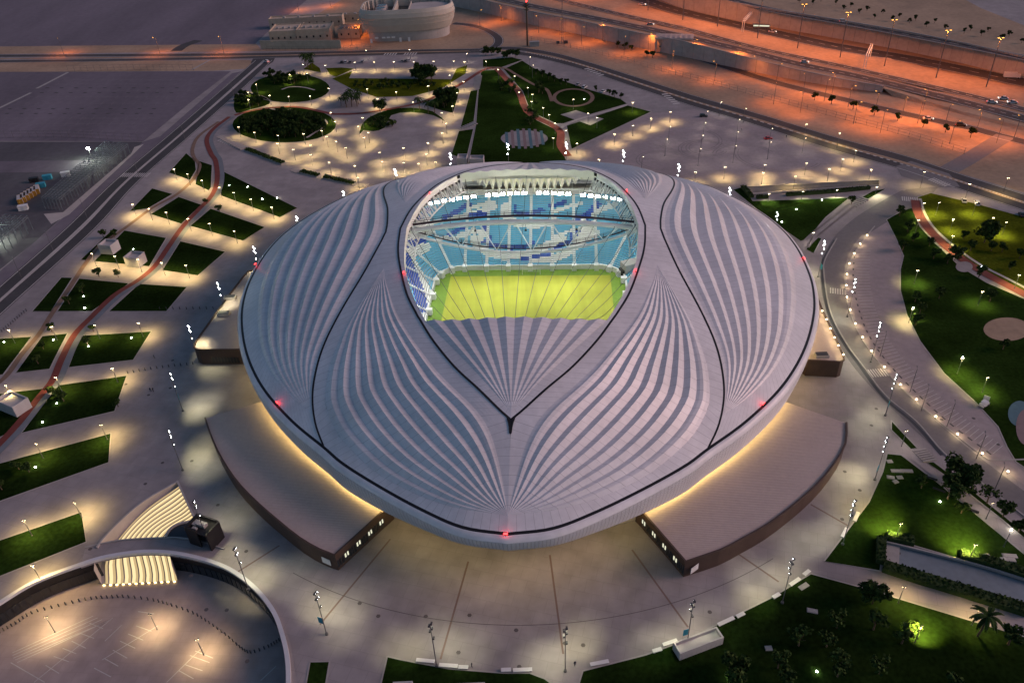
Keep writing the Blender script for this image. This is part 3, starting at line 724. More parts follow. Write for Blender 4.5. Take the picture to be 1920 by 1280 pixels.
# pale fascia round the eye
def eye_edge(n=6):
    pts = []
    fr = [(25.5 * x, -48 - 2.6 * (1 - x * x)) for x in [(-1 + 2 * i / 60) for i in range(61)]]
    rt = cr([(25.5, -48), (30.6, -37), (34.8, -24), (36.6, -12.5), (37.8, 0)], 6)[1:]
    rb = [bk(p) for p in rt[:-1][::-1]]
    bk_ = [bk(p) for p in fr[::-1]]
    lt = [(-p[0], p[1]) for p in (rt + rb)[::-1]]
    return fr, rt + rb, bk_, lt
fr_, rt_, bb_, lt_ = eye_edge()
def edge_z(u, v, i, n, pl):
    z = hz(u, v)
    if pl:
        w = i / (n - 1) * 10; f = w - int(w); z += .12 * 4.9 * (1 - abs(2 * f - 1))
    return z
M['fascia'] = mat('eye_fascia', (.72, .72, .62), .5, .04, .5)
for seg, pl, drop in ((fr_, True, 1.6), (bb_, True, 3.2), (rt_, False, 2.2), (lt_, False, 2.2)):
    mb = MB(); n = len(seg)
    top = [(u, v, edge_z(u, v, i, n, pl) + .02) for i, (u, v) in enumerate(seg)]
    bot = [(u * .995, v * .995, hz(u, v) - drop) for u, v in seg]
    mb.grid([top, bot]); mb.build('eye_fascia', M['fascia'], stadium)
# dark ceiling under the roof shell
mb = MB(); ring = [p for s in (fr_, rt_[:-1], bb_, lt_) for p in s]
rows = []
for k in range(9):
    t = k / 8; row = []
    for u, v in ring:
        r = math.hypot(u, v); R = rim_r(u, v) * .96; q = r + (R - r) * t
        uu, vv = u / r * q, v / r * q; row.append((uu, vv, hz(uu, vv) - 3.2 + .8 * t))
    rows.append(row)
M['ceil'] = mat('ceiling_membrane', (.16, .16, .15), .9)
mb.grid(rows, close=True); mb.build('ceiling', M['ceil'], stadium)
# gutters: dark lines of the roof
def gutter(pts, w=.95, dz=.38, name='gutter'):
    P = [Vector((u, v, hz(u, v))) for u, v in pts]; L, R = [], []
    for i, p in enumerate(P):
        d = P[min(i + 1, len(P) - 1)] - P[max(i - 1, 0)]; d.z = 0; d.normalize(); n = Vector((-d.y, d.x, 0)) * (w / 2)
        L.append(p + n); R.append(p - n)
    up = Vector((0, 0, dz)); mb = MB()
    mb.grid([[p - up * 4 for p in L], [p + up for p in L], [p + up for p in R], [p - up * 4 for p in R]])
    mb.build(name, M['gutter'], stadium)
for su in (-1, 1):
    s = cr(SF, 6); s = s + [bk(p) for p in s[:-1][::-1]]
    gutter([(u * su, v) for u, v in s], .58, .10)
    o = cr(OF, 6); o = o + [bk(p) for p in o[:-1][::-1]]
    gutter([(u * su, v) for u, v in o], .58, .10)
rim_full = RIMC + [(-u, v) for u, v in RIMC[1:-1][::-1]]
def ring_normal(P, i):
    n = len(P); d = Vector((P[(i + 1) % n][0] - P[i - 1][0], P[(i + 1) % n][1] - P[i - 1][1], 0)); d.normalize(); return Vector((d.y, -d.x, 0))
RN = [ring_normal(rim_full, i) for i in range(len(rim_full))]
def ring_row(off, zf): return [(u + n.x * off, v + n.y * off, zf(u, v)) for (u, v), n in zip(rim_full, RN)]
mb = MB()
mb.grid([ring_row(-.42, lambda u, v: hz(u, v) - .4), ring_row(-.42, lambda u, v: rz(u, v) + .22), ring_row(.36, lambda u, v: rz(u, v) + .06), ring_row(.36, lambda u, v: rz(u, v) - .8)], close=True)
mb.build('rim_gutter', M['gutter'], stadium)
# outer lip and louvred skirt
prof = [(.38, -.02), (.9, -.18), (1.4, -.65), (1.7, -1.3)]
mb = MB(); mb.grid([ring_row(o, lambda u, v, d=d: rz(u, v) + d) for o, d in prof], close=True); mb.build('rim_lip', M['roof'], stadium, smooth=True)
def skirt_bottom(u, v):
    t = min(1.0, max(0.0, (abs(u) - 4) / 44.0)) if v < 0 else 1.0; t = t * t * (3 - 2 * t); return rz(u, v) - 5.6 - 4.4 * t
def recess(u, v):
    t = min(1.0, max(0.0, (abs(u) - 14) / 30.0)) if v < 0 else 1.0; t = t * t * (3 - 2 * t); return -9.6 + 6.8 * t
NSL = 9
for k in range(NSL):
    mb = MB(); a, b = k / NSL, (k + 1) / NSL
    def zz(t): return lambda u, v: (rz(u, v) - 1.35) * (1 - t) + skirt_bottom(u, v) * t
    o0, o1 = 1.7 - 1.5 * a ** 1.6, 1.7 - 1.5 * b ** 1.6
    mb.grid([ring_row(o0 - .2, zz(a)), ring_row(o0, zz(a + .02)), ring_row(o1 + .05, zz(b - .03)), ring_row(o1 - .25, zz(b))], close=True)
    mb.build('skirt_slat', M['louvre'], stadium)
# vertical joints of the louvred band
mb = MB()
for i in range(0, len(rim_full), 1):
    (u, v), n = rim_full[i], RN[i]; t = Vector((-n.y, n.x, 0)) * .06
    for q in (0, .5):
        (u2, v2) = rim_full[(i + 1) % len(rim_full)]; uu, vv = u + (u2 - u) * q, v + (v2 - v) * q
        hgt = rz(uu, vv) - skirt_bottom(uu, vv); P = [(1.8 - 1.5 * q2 ** 1.6, -1.4 - (hgt - 1.45) * q2) for q2 in (0, .25, .5, .75, 1)]
        L = [Vector((uu + n.x * o, vv + n.y * o, rz(uu, vv) + d)) for o, d in P]; mb.grid([[p - t for p in L], [p + t for p in L]])
mb.build('louvre_joint', M['seam'], stadium)['kind'] = 'stuff'
def ring_rec(dz_, extra=0.0): return [(u + n.x * (recess(u, v) + extra), v + n.y * (recess(u, v) + extra), dz_ if not callable(dz_) else dz_(u, v)) for (u, v), n in zip(rim_full, RN)]
M['basewall'] = mat('base_wall', (.60, .52, .40), .7, .08, .3)
mb = MB(); mb.grid([ring_row(-.1, lambda u, v: skirt_bottom(u, v) - .02), ring_rec(lambda u, v: skirt_bottom(u, v) + .3), ring_rec(0.0)], close=True)
mb.build('base_wall', M['basewall'], stadium)
mb = MB(); mb.grid([ring_row(-.35, lambda u, v: skirt_bottom(u, v) - .05), ring_row(-.35, lambda u, v: skirt_bottom(u, v) - .32), ring_row(-1.0, lambda u, v: skirt_bottom(u, v) - .32), ring_row(-1.0, lambda u, v: skirt_bottom(u, v) - .02)], close=True)
mb.build('led_strip', M['led'], stadium)
# V drain at the front corner of the eye
mb = MB(); mb.grid([[(-1.1 * k, -81.2 - t, hz(0, -81.2 - t) + .16), (0, -81.5 - t, hz(0, -81.5 - t) + .10), (1.1 * k, -81.2 - t, hz(0, -81.2 - t) + .16)] for t, k in ((0, 1), (1.2, .62), (2.4, .42), (3.8, .3))]); mb.build('roof_drain', M['gutter'], stadium)
# red obstruction lights
redl = bpy.data.lights.new('red_light', 'POINT'); redl.energy = 13; redl.color = (1, .02, .03); redl.shadow_soft_size = .3
for px, py in ((948, 1003), (520, 757), (479, 497), (757, 513), (1192, 509), (1431, 759), (1507, 486), (806, 364), (1175, 359)):
    best = None
    for i in range(0, 3000):                       # walk down the view ray on to the roof
        z = 48 - i * .012; g = G(px, py, z) - CS; u, v = g.dot(EU), g.dot(EV)
        r = math.hypot(u, v) / rim_r(u, v)
        zs = hz(u, v) if r < 1 else (rz(u, v) if r < 1.03 else -9)
        if z <= zs + .2: best = (u, v, zs); break
    if best is None: continue
    u, v, z = best; mb = MB(); mb.tube((0, 0, 0), (0, 0, .5), .16, .16, 8, 1); mb.box((0, 0, .62), (1.0, .22, .2), 0)
    o = mb.build('warning_light', [M['redlamp'], M['dsteel']], stadium, loc=(u, v, z + .1), rz=math.atan2(v, u) + math.pi / 2 if r > .9 else math.pi / 2)
    l = bpy.data.objects.new('red_light', redl); COL.objects.link(l); l.parent = stadium; l.location = (u, v, z + 2.0)

# ---------------------------------------------------------------- bowl
PZ = -8.0
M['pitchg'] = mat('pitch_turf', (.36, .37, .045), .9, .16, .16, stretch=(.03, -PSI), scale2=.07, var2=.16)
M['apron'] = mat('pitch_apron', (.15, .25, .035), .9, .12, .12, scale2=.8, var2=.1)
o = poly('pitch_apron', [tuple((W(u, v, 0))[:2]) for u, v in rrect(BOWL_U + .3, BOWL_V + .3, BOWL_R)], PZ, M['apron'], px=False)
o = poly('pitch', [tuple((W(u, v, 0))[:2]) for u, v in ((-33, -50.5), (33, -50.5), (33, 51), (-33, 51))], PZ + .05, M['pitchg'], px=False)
# white wall round the pitch, terraces, seats
def rr_pt(d, n=10):
    return rrect(BOWL_U + d, BOWL_V + d, BOWL_R + d, n)
mb = MB()
mb.grid([[(u, v, PZ) for u, v in rr_pt(0)], [(u, v, PZ + 2.2) for u, v in rr_pt(0)], [(u, v, PZ + 2.2) for u, v in rr_pt(.5)], [(u, v, PZ + 1.6) for u, v in rr_pt(.6)]], close=True)
mb.build('pitch_wall', M['white'], stadium)
ROWS, TREAD, RISE = 36, .82, .50
ZS = PZ + 1.7
mb = MB(); rows = []
for r in range(ROWS + 1):
    d = .6 + r * TREAD; rows.append([(u, v, ZS + r * RISE) for u, v in rr_pt(d)]); rows.append([(u, v, ZS + r * RISE) for u, v in rr_pt(d + TREAD)]) if r < ROWS else None
rows.append([(u, v, ZS + ROWS * RISE + 3.2) for u, v in rr_pt(.6 + ROWS * TREAD)])
mb.grid(rows, close=True); mb.build('terrace', M['concrete'], stadium)
M['seat_l'] = mat('seat_light_blue', (.12, .43, .62), .5); M['seat_w'] = mat('seat_white', (.78, .78, .74), .5); M['seat_d'] = mat('seat_deep_blue', (.012, .075, .42), .5)
SU, SV = BOWL_U - BOWL_R, BOWL_V - BOWL_R      # half lengths of the straight sides
def seg_points():
    "blocks: (kind, a, b) running right -> far -> left, plus near corners"
    out = []
    n = 6
    for i in range(n): out.append(('far', SU - 2 * SU * i / n, SU - 2 * SU * (i + 1) / n))
    for s in (1, -1):
        for i in range(3): out.append(('cf%d' % s, i / 3, (i + 1) / 3))
        for i in range(8): out.append(('side%d' % s, SV - 2 * SV * i / 8, SV - 2 * SV * (i + 1) / 8))
    return out
def place(kind, t, d):
    "t along the block run, d outward; returns u, v, outward normal, pattern coordinate"
    if kind == 'far': return t, BOWL_V + d, (0, 1), t
    s = 1 if kind.endswith('1') and not kind.endswith('-1') else -1
    if kind.startswith('cf'):
        a = rad(90 - 90 * t); r = BOWL_R + d
        return s * (SU + r * math.cos(a)), SV + r * math.sin(a), (s * math.cos(a), math.sin(a)), s * (SU + t * 32)
    return s * (BOWL_U + d), t, (s, 0), s * (SU + 32 + (SV - t))
WAVES = [  # painted waves of the seats: colour, half width (in seats rows), outline points traced along the far and left stands
 (1, 5.5, [(890, 447), (897, 462), (915, 474), (945, 481), (975, 479), (1005, 471), (1035, 456), (1055, 447)]), (2, 3.2, [(905, 452), (930, 461), (960, 465), (985, 463), (1000, 455)]), (0, 3.0, [(925, 451), (955, 455), (985, 453)]),
 (1, 5.5, [(1005, 486), (1040, 485), (1062, 477), (1080, 463), (1098, 448), (1115, 436)]), (2, 3.0, [(983, 485), (1010, 480), (1030, 476), (1042, 466), (1060, 456), (1078, 449)]), (2, 3.4, [(1072, 442), (1092, 434), (1106, 424), (1102, 414)]), (1, 2.6, [(1040, 446), (1070, 433), (1095, 428)]),
 (1, 6.0, [(950, 386), (947, 400), (955, 412), (975, 420), (1010, 421), (1040, 416)]), (2, 3.2, [(975, 402), (1000, 399), (1018, 394)]), (2, 2.6, [(968, 388), (968, 399)]), (2, 3.0, [(1035, 386), (1050, 383), (1060, 379)]), (1, 3.0, [(1045, 396), (1070, 387), (1090, 382)]),
 (1, 3.6, [(795, 424), (825, 414), (860, 408), (895, 398), (930, 388)]), (2, 3.4, [(835, 408), (850, 401), (868, 391), (880, 384)]), (2, 3.0, [(880, 404), (900, 400), (912, 404)]), (1, 2.8, [(880, 392), (905, 384), (925, 380)]),
 (2, 3.2, [(908, 428), (916, 440), (918, 448)]), (1, 4.0, [(868, 440), (890, 433), (908, 438), (900, 449)]), (2, 3.0, [(845, 440), (858, 432), (868, 428)]), (1, 3.0, [(820, 447), (845, 447), (870, 443)]),
 (2, 3.4, [(775, 414), (795, 403), (806, 393)]), (1, 4, [(775, 424), (800, 416)]), (1, 4.0, [(1078, 416), (1100, 406), (1120, 396), (1150, 384)]), (2, 3.4, [(1084, 409), (1104, 402), (1114, 390), (1120, 383)]), (1, 3.4, [(1115, 418), (1100, 432), (1085, 446)]),
 (1, 8.0, [(765, 440), (785, 437), (805, 432)]), (2, 5.5, [(760, 457), (778, 455), (794, 450)]), (1, 6.5, [(765, 475), (785, 470), (800, 463)]), (1, 9, [(768, 490), (785, 520), (797, 550), (800, 585)]), (2, 7, [(760, 480), (773, 512), (786, 545), (792, 575)])]
def swoosh(u, v, z, du, dv):
    x, y = prj(W(u, v, z)); c = 0
    for col, hw, pts in WAVES:
        hw = hw * 1.45
        for (x0, y0), (x1, y1) in zip(pts[:-1], pts[1:]):
            if min(x0, x1) - 17 > x or max(x0, x1) + 17 < x or min(y0, y1) - 17 > y or max(y0, y1) + 17 < y: continue
            dx, dy = x1 - x0, y1 - y0; t = min(1, max(0, ((x - x0) * dx + (y - y0) * dy) / (dx * dx + dy * dy)))
            if math.hypot(x - x0 - dx * t, (y - y0 - dy * t) * 1.15) < hw: c = col; break
    return c
ais = MB(); 
for kind, a, b in seg_points():
    sb = MB()
    for r in range(ROWS):
        d = .6 + r * TREAD + .42; z = ZS + r * RISE
        ln = abs(b - a) if not kind.startswith('cf') else (BOWL_R + d) * math.pi / 2 / 3
        mi = 0; n = max(1, int((ln - 1.3) / .56))
        for i in range(n):
            f = (i + .5) / n * (ln - 1.3) / ln + .65 / ln; t = a + (b - a) * f
            u, v, nn, X = place(kind, t, d)
            if i % 2 == 0 or n < 8: mi = swoosh(u, v, z + .5, 0, 0)
            tx, ty = -nn[1], nn[0]; w = .24
            # a seat: pan and raised back
            p = lambda o, l, h: (u + nn[0] * o + tx * l, v + nn[1] * o + ty * l, z + h)
            sb.add([p(-.22, -w, .40), p(-.22, w, .40), p(.18, w, .42), p(.18, -w, .42), p(.24, w, .86), p(.24, -w, .86), p(.30, w, .86), p(.30, -w, .86), p(.30, w, .2), p(.30, -w, .2)],
                   [(0, 1, 2, 3), (3, 2, 4, 5), (5, 4, 6, 7), (7, 6, 8, 9)], mi)
    o = sb.build('seat_block', [M['seat_l'], M['seat_w'], M['seat_d']], stadium); o['kind'] = 'stuff'
    if kind == 'cf1' and a == 0: continue
    # stair between blocks with a white plinth at its foot
    st = MB()
    for r in range(ROWS):
        u, v, nn, X = place(kind, a, .6 + r * TREAD + .2); ang = math.atan2(nn[1], nn[0])
        st.box((u, v, ZS + r * RISE + .28), (TREAD * .75, 1.15, .56), 0, ang)
    u, v, nn, X = place(kind, a, -.4); st.box((u, v, PZ + 1.35), (2.4, 1.9, 2.5), 0, math.atan2(nn[1], nn[0]))
    st.build('aisle_stair', M['white'], stadium)
# tunnel mouth in the right-hand corner
tm = MB()
u, v, nn, X = place('cf1', .72, 6.0); ang = math.atan2(nn[1], nn[0])
tm.box((u, v, PZ + 3.2), (11, 4.6, 5.6), 0, ang); u2, v2, n2, _ = place('cf1', .72, .2); tm.box((u2, v2, PZ + 1.9), (1.2, 3.2, 3.2), 1, ang)  # black block stands in for the shade inside the tunnel
tm.build('player_tunnel', [M['concrete'], M['black']], stadium)

# trusses under the eye
def truss(name, top, bot, r=.28, web=.16, k=1):
    mb = MB(); mb.path(top, r, 6); mb.path(bot, r, 6); n = len(top)
    for i in range(n): mb.tube(top[i], bot[i], web, web, 5)
    for i in range(n - 1):
        a, b = (top[i], bot[i + 1]) if i % 2 == 0 else (bot[i], top[i + 1]); mb.tube(a, b, web, web, 5)
    return mb.build(name, M['steel'], stadium)
for su in (-1, 1):
    e = [p for p in ([(37.8, 0)] + [bk(p) for p in cr([(37.8, 0), (36.6, -12.5), (34.8, -24), (30.6, -37), (25.5, -48)], 5)[1:]])]
    e = [(p[0], -p[1]) for p in cr([(37.8, 0), (36.6, -12.5)], 4)[::-1][:-1]][:0] + [(37.2, -10), (37.6, -5)] + e
    truss('ring_truss', [(u * su, v, hz(u, v) - 1.6) for u, v in e], [(u * .93 * su, v * .97, hz(u, v) - 6.2) for u, v in e], .3, .18)
# fish-belly truss across the eye with its catwalk
n = 26; tp, bt, tp2 = [], [], []
for i in range(n + 1):
    x = -39 + 78 * i / n; q = 1 - (x / 39) ** 2
    tp.append((x, 5.2, 37.6 + 3.2 * q)); bt.append((x, 5.2, 37.0 - 8.3 * q))
ct = MB(); ct.path([(p[0], p[1] - .4, p[2] - .7) for p in tp], .85, 8); ct.path([(p[0], p[1] - .3, p[2] - .3) for p in bt], .5, 8)
nodes = [0, 3, 6, 9, 12, 15, 18, 21, 24, 26]
for i in range(0, n, 4):
    j = min(n, i + 2); k = min(n, i + 4)
    for dv in (-.7, .7):
        a = Vector(tp[i]); b = Vector(bt[j]); c = Vector(tp[k])
        ct.tube(a + Vector((0, dv, 0)), b, .15, .15, 5); ct.tube(b, c + Vector((0, dv, 0)), .15, .15, 5)
ct.build('cross_truss', M['steel'], stadium)
cw = MB()
for pts, dz in ((tp, 1.0), (bt, .7)):
    for a, b in zip(pts[:-1], pts[1:]):
        a = Vector(a); b = Vector(b); m_ = (a + b) / 2; L = (b - a).length
        cw.box((m_.x, m_.y + .6, m_.z + dz), (L, 1.5 if dz > .8 else .7, .14), 0, M=(b - a).to_track_quat('X', 'Z').to_matrix())
    for h in (.75, 1.35):
        for dv in ((-.2, 1.4) if dz > .8 else (.3, .9)): cw.path([(p[0], p[1] + dv, p[2] + dz + h) for p in pts], .05, 4)
    for p in pts:
        for dv in ((-.2, 1.4) if dz > .8 else (.3, .9)): cw.tube((p[0], p[1] + dv, p[2] + dz), (p[0], p[1] + dv, p[2] + dz + 1.4), .06, .06, 4)
M['catw'] = mat('catwalk_grating', (.055, .035, .04), .7)
cw.build('catwalk', M['catw'], stadium)
# roof cables fanning out from the front corner
for i in range(19):
    x = -1 + 2 * (i + .5) / 19; p0 = Vector((25.5 * x, -48 - 2.6 * (1 - x * x), 0)); T = Vector((0, -79.5, 0)); d = (p0 - T).normalized()
    q = p0.copy()
    for _ in range(400):
        q += d * .4
        if q.y > 46 or (abs(q.x) > 25.5 and math.hypot(q.x / 37.8, q.y / 60) > 1): break
    z0, z1 = hz(p0.x, p0.y) - .4, hz(q.x, min(q.y, 48)) - 1.5
    pts = [(p0.x + (q.x - p0.x) * t, p0.y + (q.y - p0.y) * t, z0 + (z1 - z0) * t - 1.2 * math.sin(math.pi * t)) for t in [j / 8 for j in range(9)]]
    mb = MB(); mb.path(pts, .085, 4); mb.build('roof_cable', M['dsteel'], stadium)
# gathered fabric of the sliding roof hanging at the back
rows = []
for j in range(6):
    t = j / 5; row = []
    for i in range(16 * 8 + 1):
        x = -1 + 2 * i / 128; ph = math.cos(2 * math.pi * i / 8)
        depth = 5.2 * (1 - x * x) ** .6
        row.append((21 * x, 49.5 - 2.0 * (1 - x * x) - .9 * ph * (.4 + t) , hz(21 * x, 49) - 2.6 - depth * t * (.66 + .34 * ph)))
    rows.append(row)
mb = MB(); mb.grid(rows); mb.build('folded_fabric', mat('fabric', (.74, .71, .56), .8), stadium, smooth=True)
# floodlight gantry at the back and, mirrored, at the front
fl_d = bpy.data.lights.new('flood_beam', 'SPOT'); fl_d.energy = 7600; fl_d.spot_size = rad(110); fl_d.spot_blend = .5; fl_d.color = (.97, 1.0, .93); fl_d.shadow_soft_size = 2.5
fl_n = fl_d.copy(); fl_n.spot_size = rad(62); fl_n.spot_blend = .7; fl_n.energy = 5200
lamp_bar = MB(); lamp_bar.box((0, .12, 0), (1.9, .22, 1.2), 1); [lamp_bar.box((x, -.02, z), (.62, .1, .42), 0) for x in (-.5, .5) for z in (-.28, .28)]; lamp_bar.tube((0, .2, .4), (0, .6, 1.6), .06, .06, 4, 1)
lamp_me = lamp_bar.mesh('floodlight', [M['flood'], M['dsteel']])
for sv in (1, -1):
    pts = [(x, sv * (55.5 - .0022 * x * x), 27.0 - .0016 * x * x) for x in [(-43 + 86 * i / 30) for i in range(31)]]
    g = MB()
    g.path([(p[0], p[1] + sv * .6, p[2] + 1.7) for p in pts], .14, 5); g.path([(p[0], p[1] + sv * .6, p[2] - .9) for p in pts], .14, 5)
    for i, p in enumerate(pts):
        g.tube((p[0], p[1] + sv * .6, p[2] - .9), (p[0], p[1] + sv * .6, p[2] + 1.7), .07, .07, 4)
        if i % 3 == 0: g.tube((p[0], p[1] + sv * .6, p[2] + 1.7), (p[0] * 1.02, p[1] + sv * 3, hz(p[0], p[1] + sv * 3) - 3), .12, .12, 4)
    g.build('floodlight_gantry', M['steel'], stadium)
    for i in range(30):
        if i in (8, 15, 21): continue
        t = i / 30; a = pts[i]; b = pts[i + 1]; c = [(p + q) / 2 for p, q in zip(a, b)]
        link('floodlight', lamp_me, stadium, (c[0], c[1], c[2]), 0 if sv > 0 else math.pi)
        if i % 3 == 1:
            l = bpy.data.objects.new('flood_beam', fl_d if sv > 0 else fl_n); COL.objects.link(l); l.parent = stadium
            l.location = (c[0], c[1] - sv * 1.0, c[2]); tgt = Vector((c[0] * .6, 2.0 if sv > 0 else -26.0, PZ))
            l.rotation_euler = (Vector(l.location) - tgt).to_track_quat('Z', 'Y').to_euler()
# lights under the ring that wash the stands
wash = bpy.data.lights.new('stand_wash', 'SPOT'); wash.energy = 8000; wash.spot_size = rad(140); wash.spot_blend = .6; wash.color = (.98, 1, .94); wash.shadow_soft_size = .5
wash2 = wash.copy(); wash2.energy = 9000; wash2.spot_size = rad(46); wash2.color = (1, .98, .82)
for su in (-1, 1):
    for v in (-40, -8, 24):
        mb = MB(); mb.box((0, 0, 0), (.9, 2.4, .5), 1); mb.box((0, 0, -.28), (.8, 2.2, .1), 0)
        mb.build('floodlight', [M['flood'], M['dsteel']], stadium, loc=(su * 41, v, 30))
        l = bpy.data.objects.new('stand_wash', wash); COL.objects.link(l); l.parent = stadium; l.location = (su * 40.5, v, 29.2)
        l.rotation_euler = (Vector((su * 40, v, 29)) - Vector((su * 50, v, -4))).to_track_quat('Z', 'Y').to_euler()
for x in (-34, -12, 12, 34):
    l = bpy.data.objects.new('stand_wash', wash); COL.objects.link(l); l.parent = stadium; l.location = (x, 54.5, 26.2)
    l.rotation_euler = (Vector((x, 50, 26)) - Vector((x, 66, 0))).to_track_quat('Z', 'Y').to_euler()
for x in (-16, 1, 18):                                # small lamps hung from the cross truss, washing the gathered fabric
    mb = MB(); mb.box((0, 0, 0), (.7, .5, .5), 1); mb.box((0, .28, 0), (.6, .06, .4), 0); mb.tube((0, 0, .25), (0, 0, 2.2), .05, .05, 4, 1)
    mb.build('hanging_lamp', [M['flood'], M['dsteel']], stadium, loc=(x, 6.2, 36.2))
    l = bpy.data.objects.new('stand_wash', wash2); COL.objects.link(l); l.parent = stadium; l.location = (x, 6.8, 36.2)
    l.rotation_euler = (Vector((x, 6.8, 36)) - Vector((x * .9, 50, 36.5))).to_track_quat('Z', 'Y').to_euler()
# goal at the far end
goal = empty('football_goal', tuple(W(.5, 52.2, PZ)), -PSI, 'white football goal with net standing before the far stand', 'goal')
mb = MB()
for x in (-3.7, 3.7): mb.tube((x, 0, 0), (x, 0, 2.5), .1, .1, 6)
mb.tube((-3.7, 0, 2.5), (3.7, 0, 2.5), .1, .1, 6); mb.build('goal_frame', M['white'], goal)
mb = MB()
for i in range(16):
    x = -3.7 + 7.4 * i / 15; mb.tube((x, 0, 2.5), (x, 1.6, 0), .025, .025, 3, caps=False)
for j in range(5): mb.tube((-3.7, .32 * j, 2.5 - .5 * j), (3.7, .32 * j, 2.5 - .5 * j), .025, .025, 3, caps=False)
mb.build('net', M['white'], goal)['kind'] = 'stuff'

# ---------------------------------------------------------------- annexes under the rim
def annex(pts_px, inner_uv, h, label, win=None, drop=0.0):
    P = [G(p[0], p[1], h) for p in pts_px] + [W(u, v, h) for u, v in inner_uv]
    o = P[0].copy(); o.z = 0; r = empty('annex_building', tuple(o), 0, label, 'annex')
    pl = [((p - o).x, (p - o).y) for p in P]
    area = sum(pl[i][0] * pl[(i + 1) % len(pl)][1] - pl[(i + 1) % len(pl)][0] * pl[i][1] for i in range(len(pl)))
    if area < 0: pl = pl[::-1]
    tri = tessellate_polygon([[Vector((x, y, 0)) for x, y in pl]])
    mb = MB(); n = len(pl)
    vs = [(x, y, h) for x, y in pl]; fs = []
    for t in tri:
        a, b, c = (Vector(vs[i]) for i in t); fs.append(tuple(t) if (b - a).cross(c - a).z > 0 else (t[2], t[1], t[0]))
    mb.add(vs, fs); mb.build('roof', M['ribroof'], r)
    mb = MB(); mb.add([(x, y, 0) for x, y in pl] + [(x, y, h - .01) for x, y in pl], [(k, (k + 1) % n, n + (k + 1) % n, n + k) for k in range(n)]); mb.build('wall', M['brownwall'], r)
    mb = MB(); m = len(pts_px); q = [tuple((G(p[0], p[1], h) - o)) for p in pts_px]
    kerb(mb, [(a[0], a[1], h) for a in q], .5, .45, 0, 1, px=False); mb.build('parapet', M['brownwall'], r)
    return r, o
M['ribroof'] = mat('ribbed_roof', (.46, .375, .335), .62, .08, .05, scale2=.9, var2=.05)
nt = M['ribroof'].node_tree; tc = nt.nodes.new('ShaderNodeTexCoord'); wv = nt.nodes.new('ShaderNodeTexWave'); wv.inputs['Scale'].default_value = .55; wv.bands_direction = 'Y'
bp = nt.nodes.new('ShaderNodeBump'); bp.inputs['Strength'].default_value = .2; bp.inputs['Distance'].default_value = .3
nt.links.new(tc.outputs['Object'], wv.inputs[0]); nt.links.new(wv.outputs['Fac'], bp.inputs['Height']); nt.links.new(bp.outputs[0], nt.nodes['Principled BSDF'].inputs['Normal'])
HA = 5.6
def inner(t0, t1, n=8, off=-4.0):
    "points just inside the rim between two indices of the closed rim"
    N = len(rim_full); out = []
    for k in range(n + 1):
        i = int(round((t0 + (t1 - t0) * k / n))) % N; u, v = rim_full[i]; out.append((u + RN[i].x * off, v + RN[i].y * off))
    return out
def rim_index(px, py, z=5):
    g = G(px, py, z) - CS; u, v = g.dot(EU), g.dot(EV); N = len(rim_full)
    a = math.atan2(v, u); return min(range(N), key=lambda i: abs((math.atan2(rim_full[i][1], rim_full[i][0]) - a + math.pi) % (2 * math.pi) - math.pi))
def inner_between(pa, pb):
    i, j = rim_index(*pa), rim_index(*pb); N = len(rim_full)
    if (j - i) % N > N // 2: j = i - ((i - j) % N)
    else: j = i + ((j - i) % N)
    return inner(i, j)
an = []
outl = cr([(385, 784), (394, 812), (408, 845), (428, 880), (452, 912), (486, 946), (522, 977), (562, 1009), (600, 1031), (628, 1041)], 2)
an.append(annex(outl + [(716, 961)], inner_between((716, 961), (490, 757)), HA, 'long brown annex with ribbed roof, front left of the stadium'))
outr = cr([(1587, 793), (1585, 832), (1562, 872), (1530, 910), (1488, 947), (1440, 983), (1396, 1008), (1350, 1032), (1285, 1053)], 2)
an.append(annex(outr + [(1205, 961)], inner_between((1205, 961), (1470, 757)), HA, 'long brown annex with ribbed roof, front right of the stadium'))
outl2 = [(449, 656), (372, 656), (364, 652), (367, 643), (378, 626), (430, 554), (455, 521), (466, 509), (478, 507)]
an.append(annex(outl2, inner_between((478, 520), (449, 640)), HA + .4, 'small brown annex half under the left rim of the stadium'))
outr2 = [(1515, 676), (1575, 679), (1582, 676), (1581, 668), (1562, 625), (1543, 585), (1533, 560)]
an.append(annex(outr2, inner_between((1533, 560), (1515, 660)), HA + .4, 'small brown annex half under the right rim of the stadium'))
# glazed inner ends of the two long annexes
M['winlit'] = glow('lit_window', (.95, .93, .68), .5)
for (r, o), a, b in ((an[0], (628, 1041), (716, 961)), (an[1], (1285, 1053), (1205, 961))):
    A = G(*a, HA) - o; B = G(*b, HA) - o; A.z = B.z = 0; d = (B - A); L = d.length; d.normalize(); ang = math.atan2(d.y, d.x)
    nrm = Vector((-d.y, d.x, 0)); c0 = G(960, 1060, 0) - o
    if (c0 - A).dot(nrm) < 0: nrm = -nrm
    n = 20
    for i in range(n):
        c = A + d * (L * (i + .5) / n) + nrm * .06; lit = (i * 7) % 5 in (1, 3)
        mb = MB(); mb.box((c.x, c.y, 2.3), (L / n * .72, .1, 2.7), 0, ang); w = mb.build('window', M['dsteel'], r)
        mb = MB(); c2 = c + nrm * .07; mb.box((c2.x, c2.y, 2.9 if lit else 2.3), (L / n * .5, .06, 1.3 if lit else 2.3), 0, ang); mb.build('pane', M['winlit'] if lit else M['glass'], w)
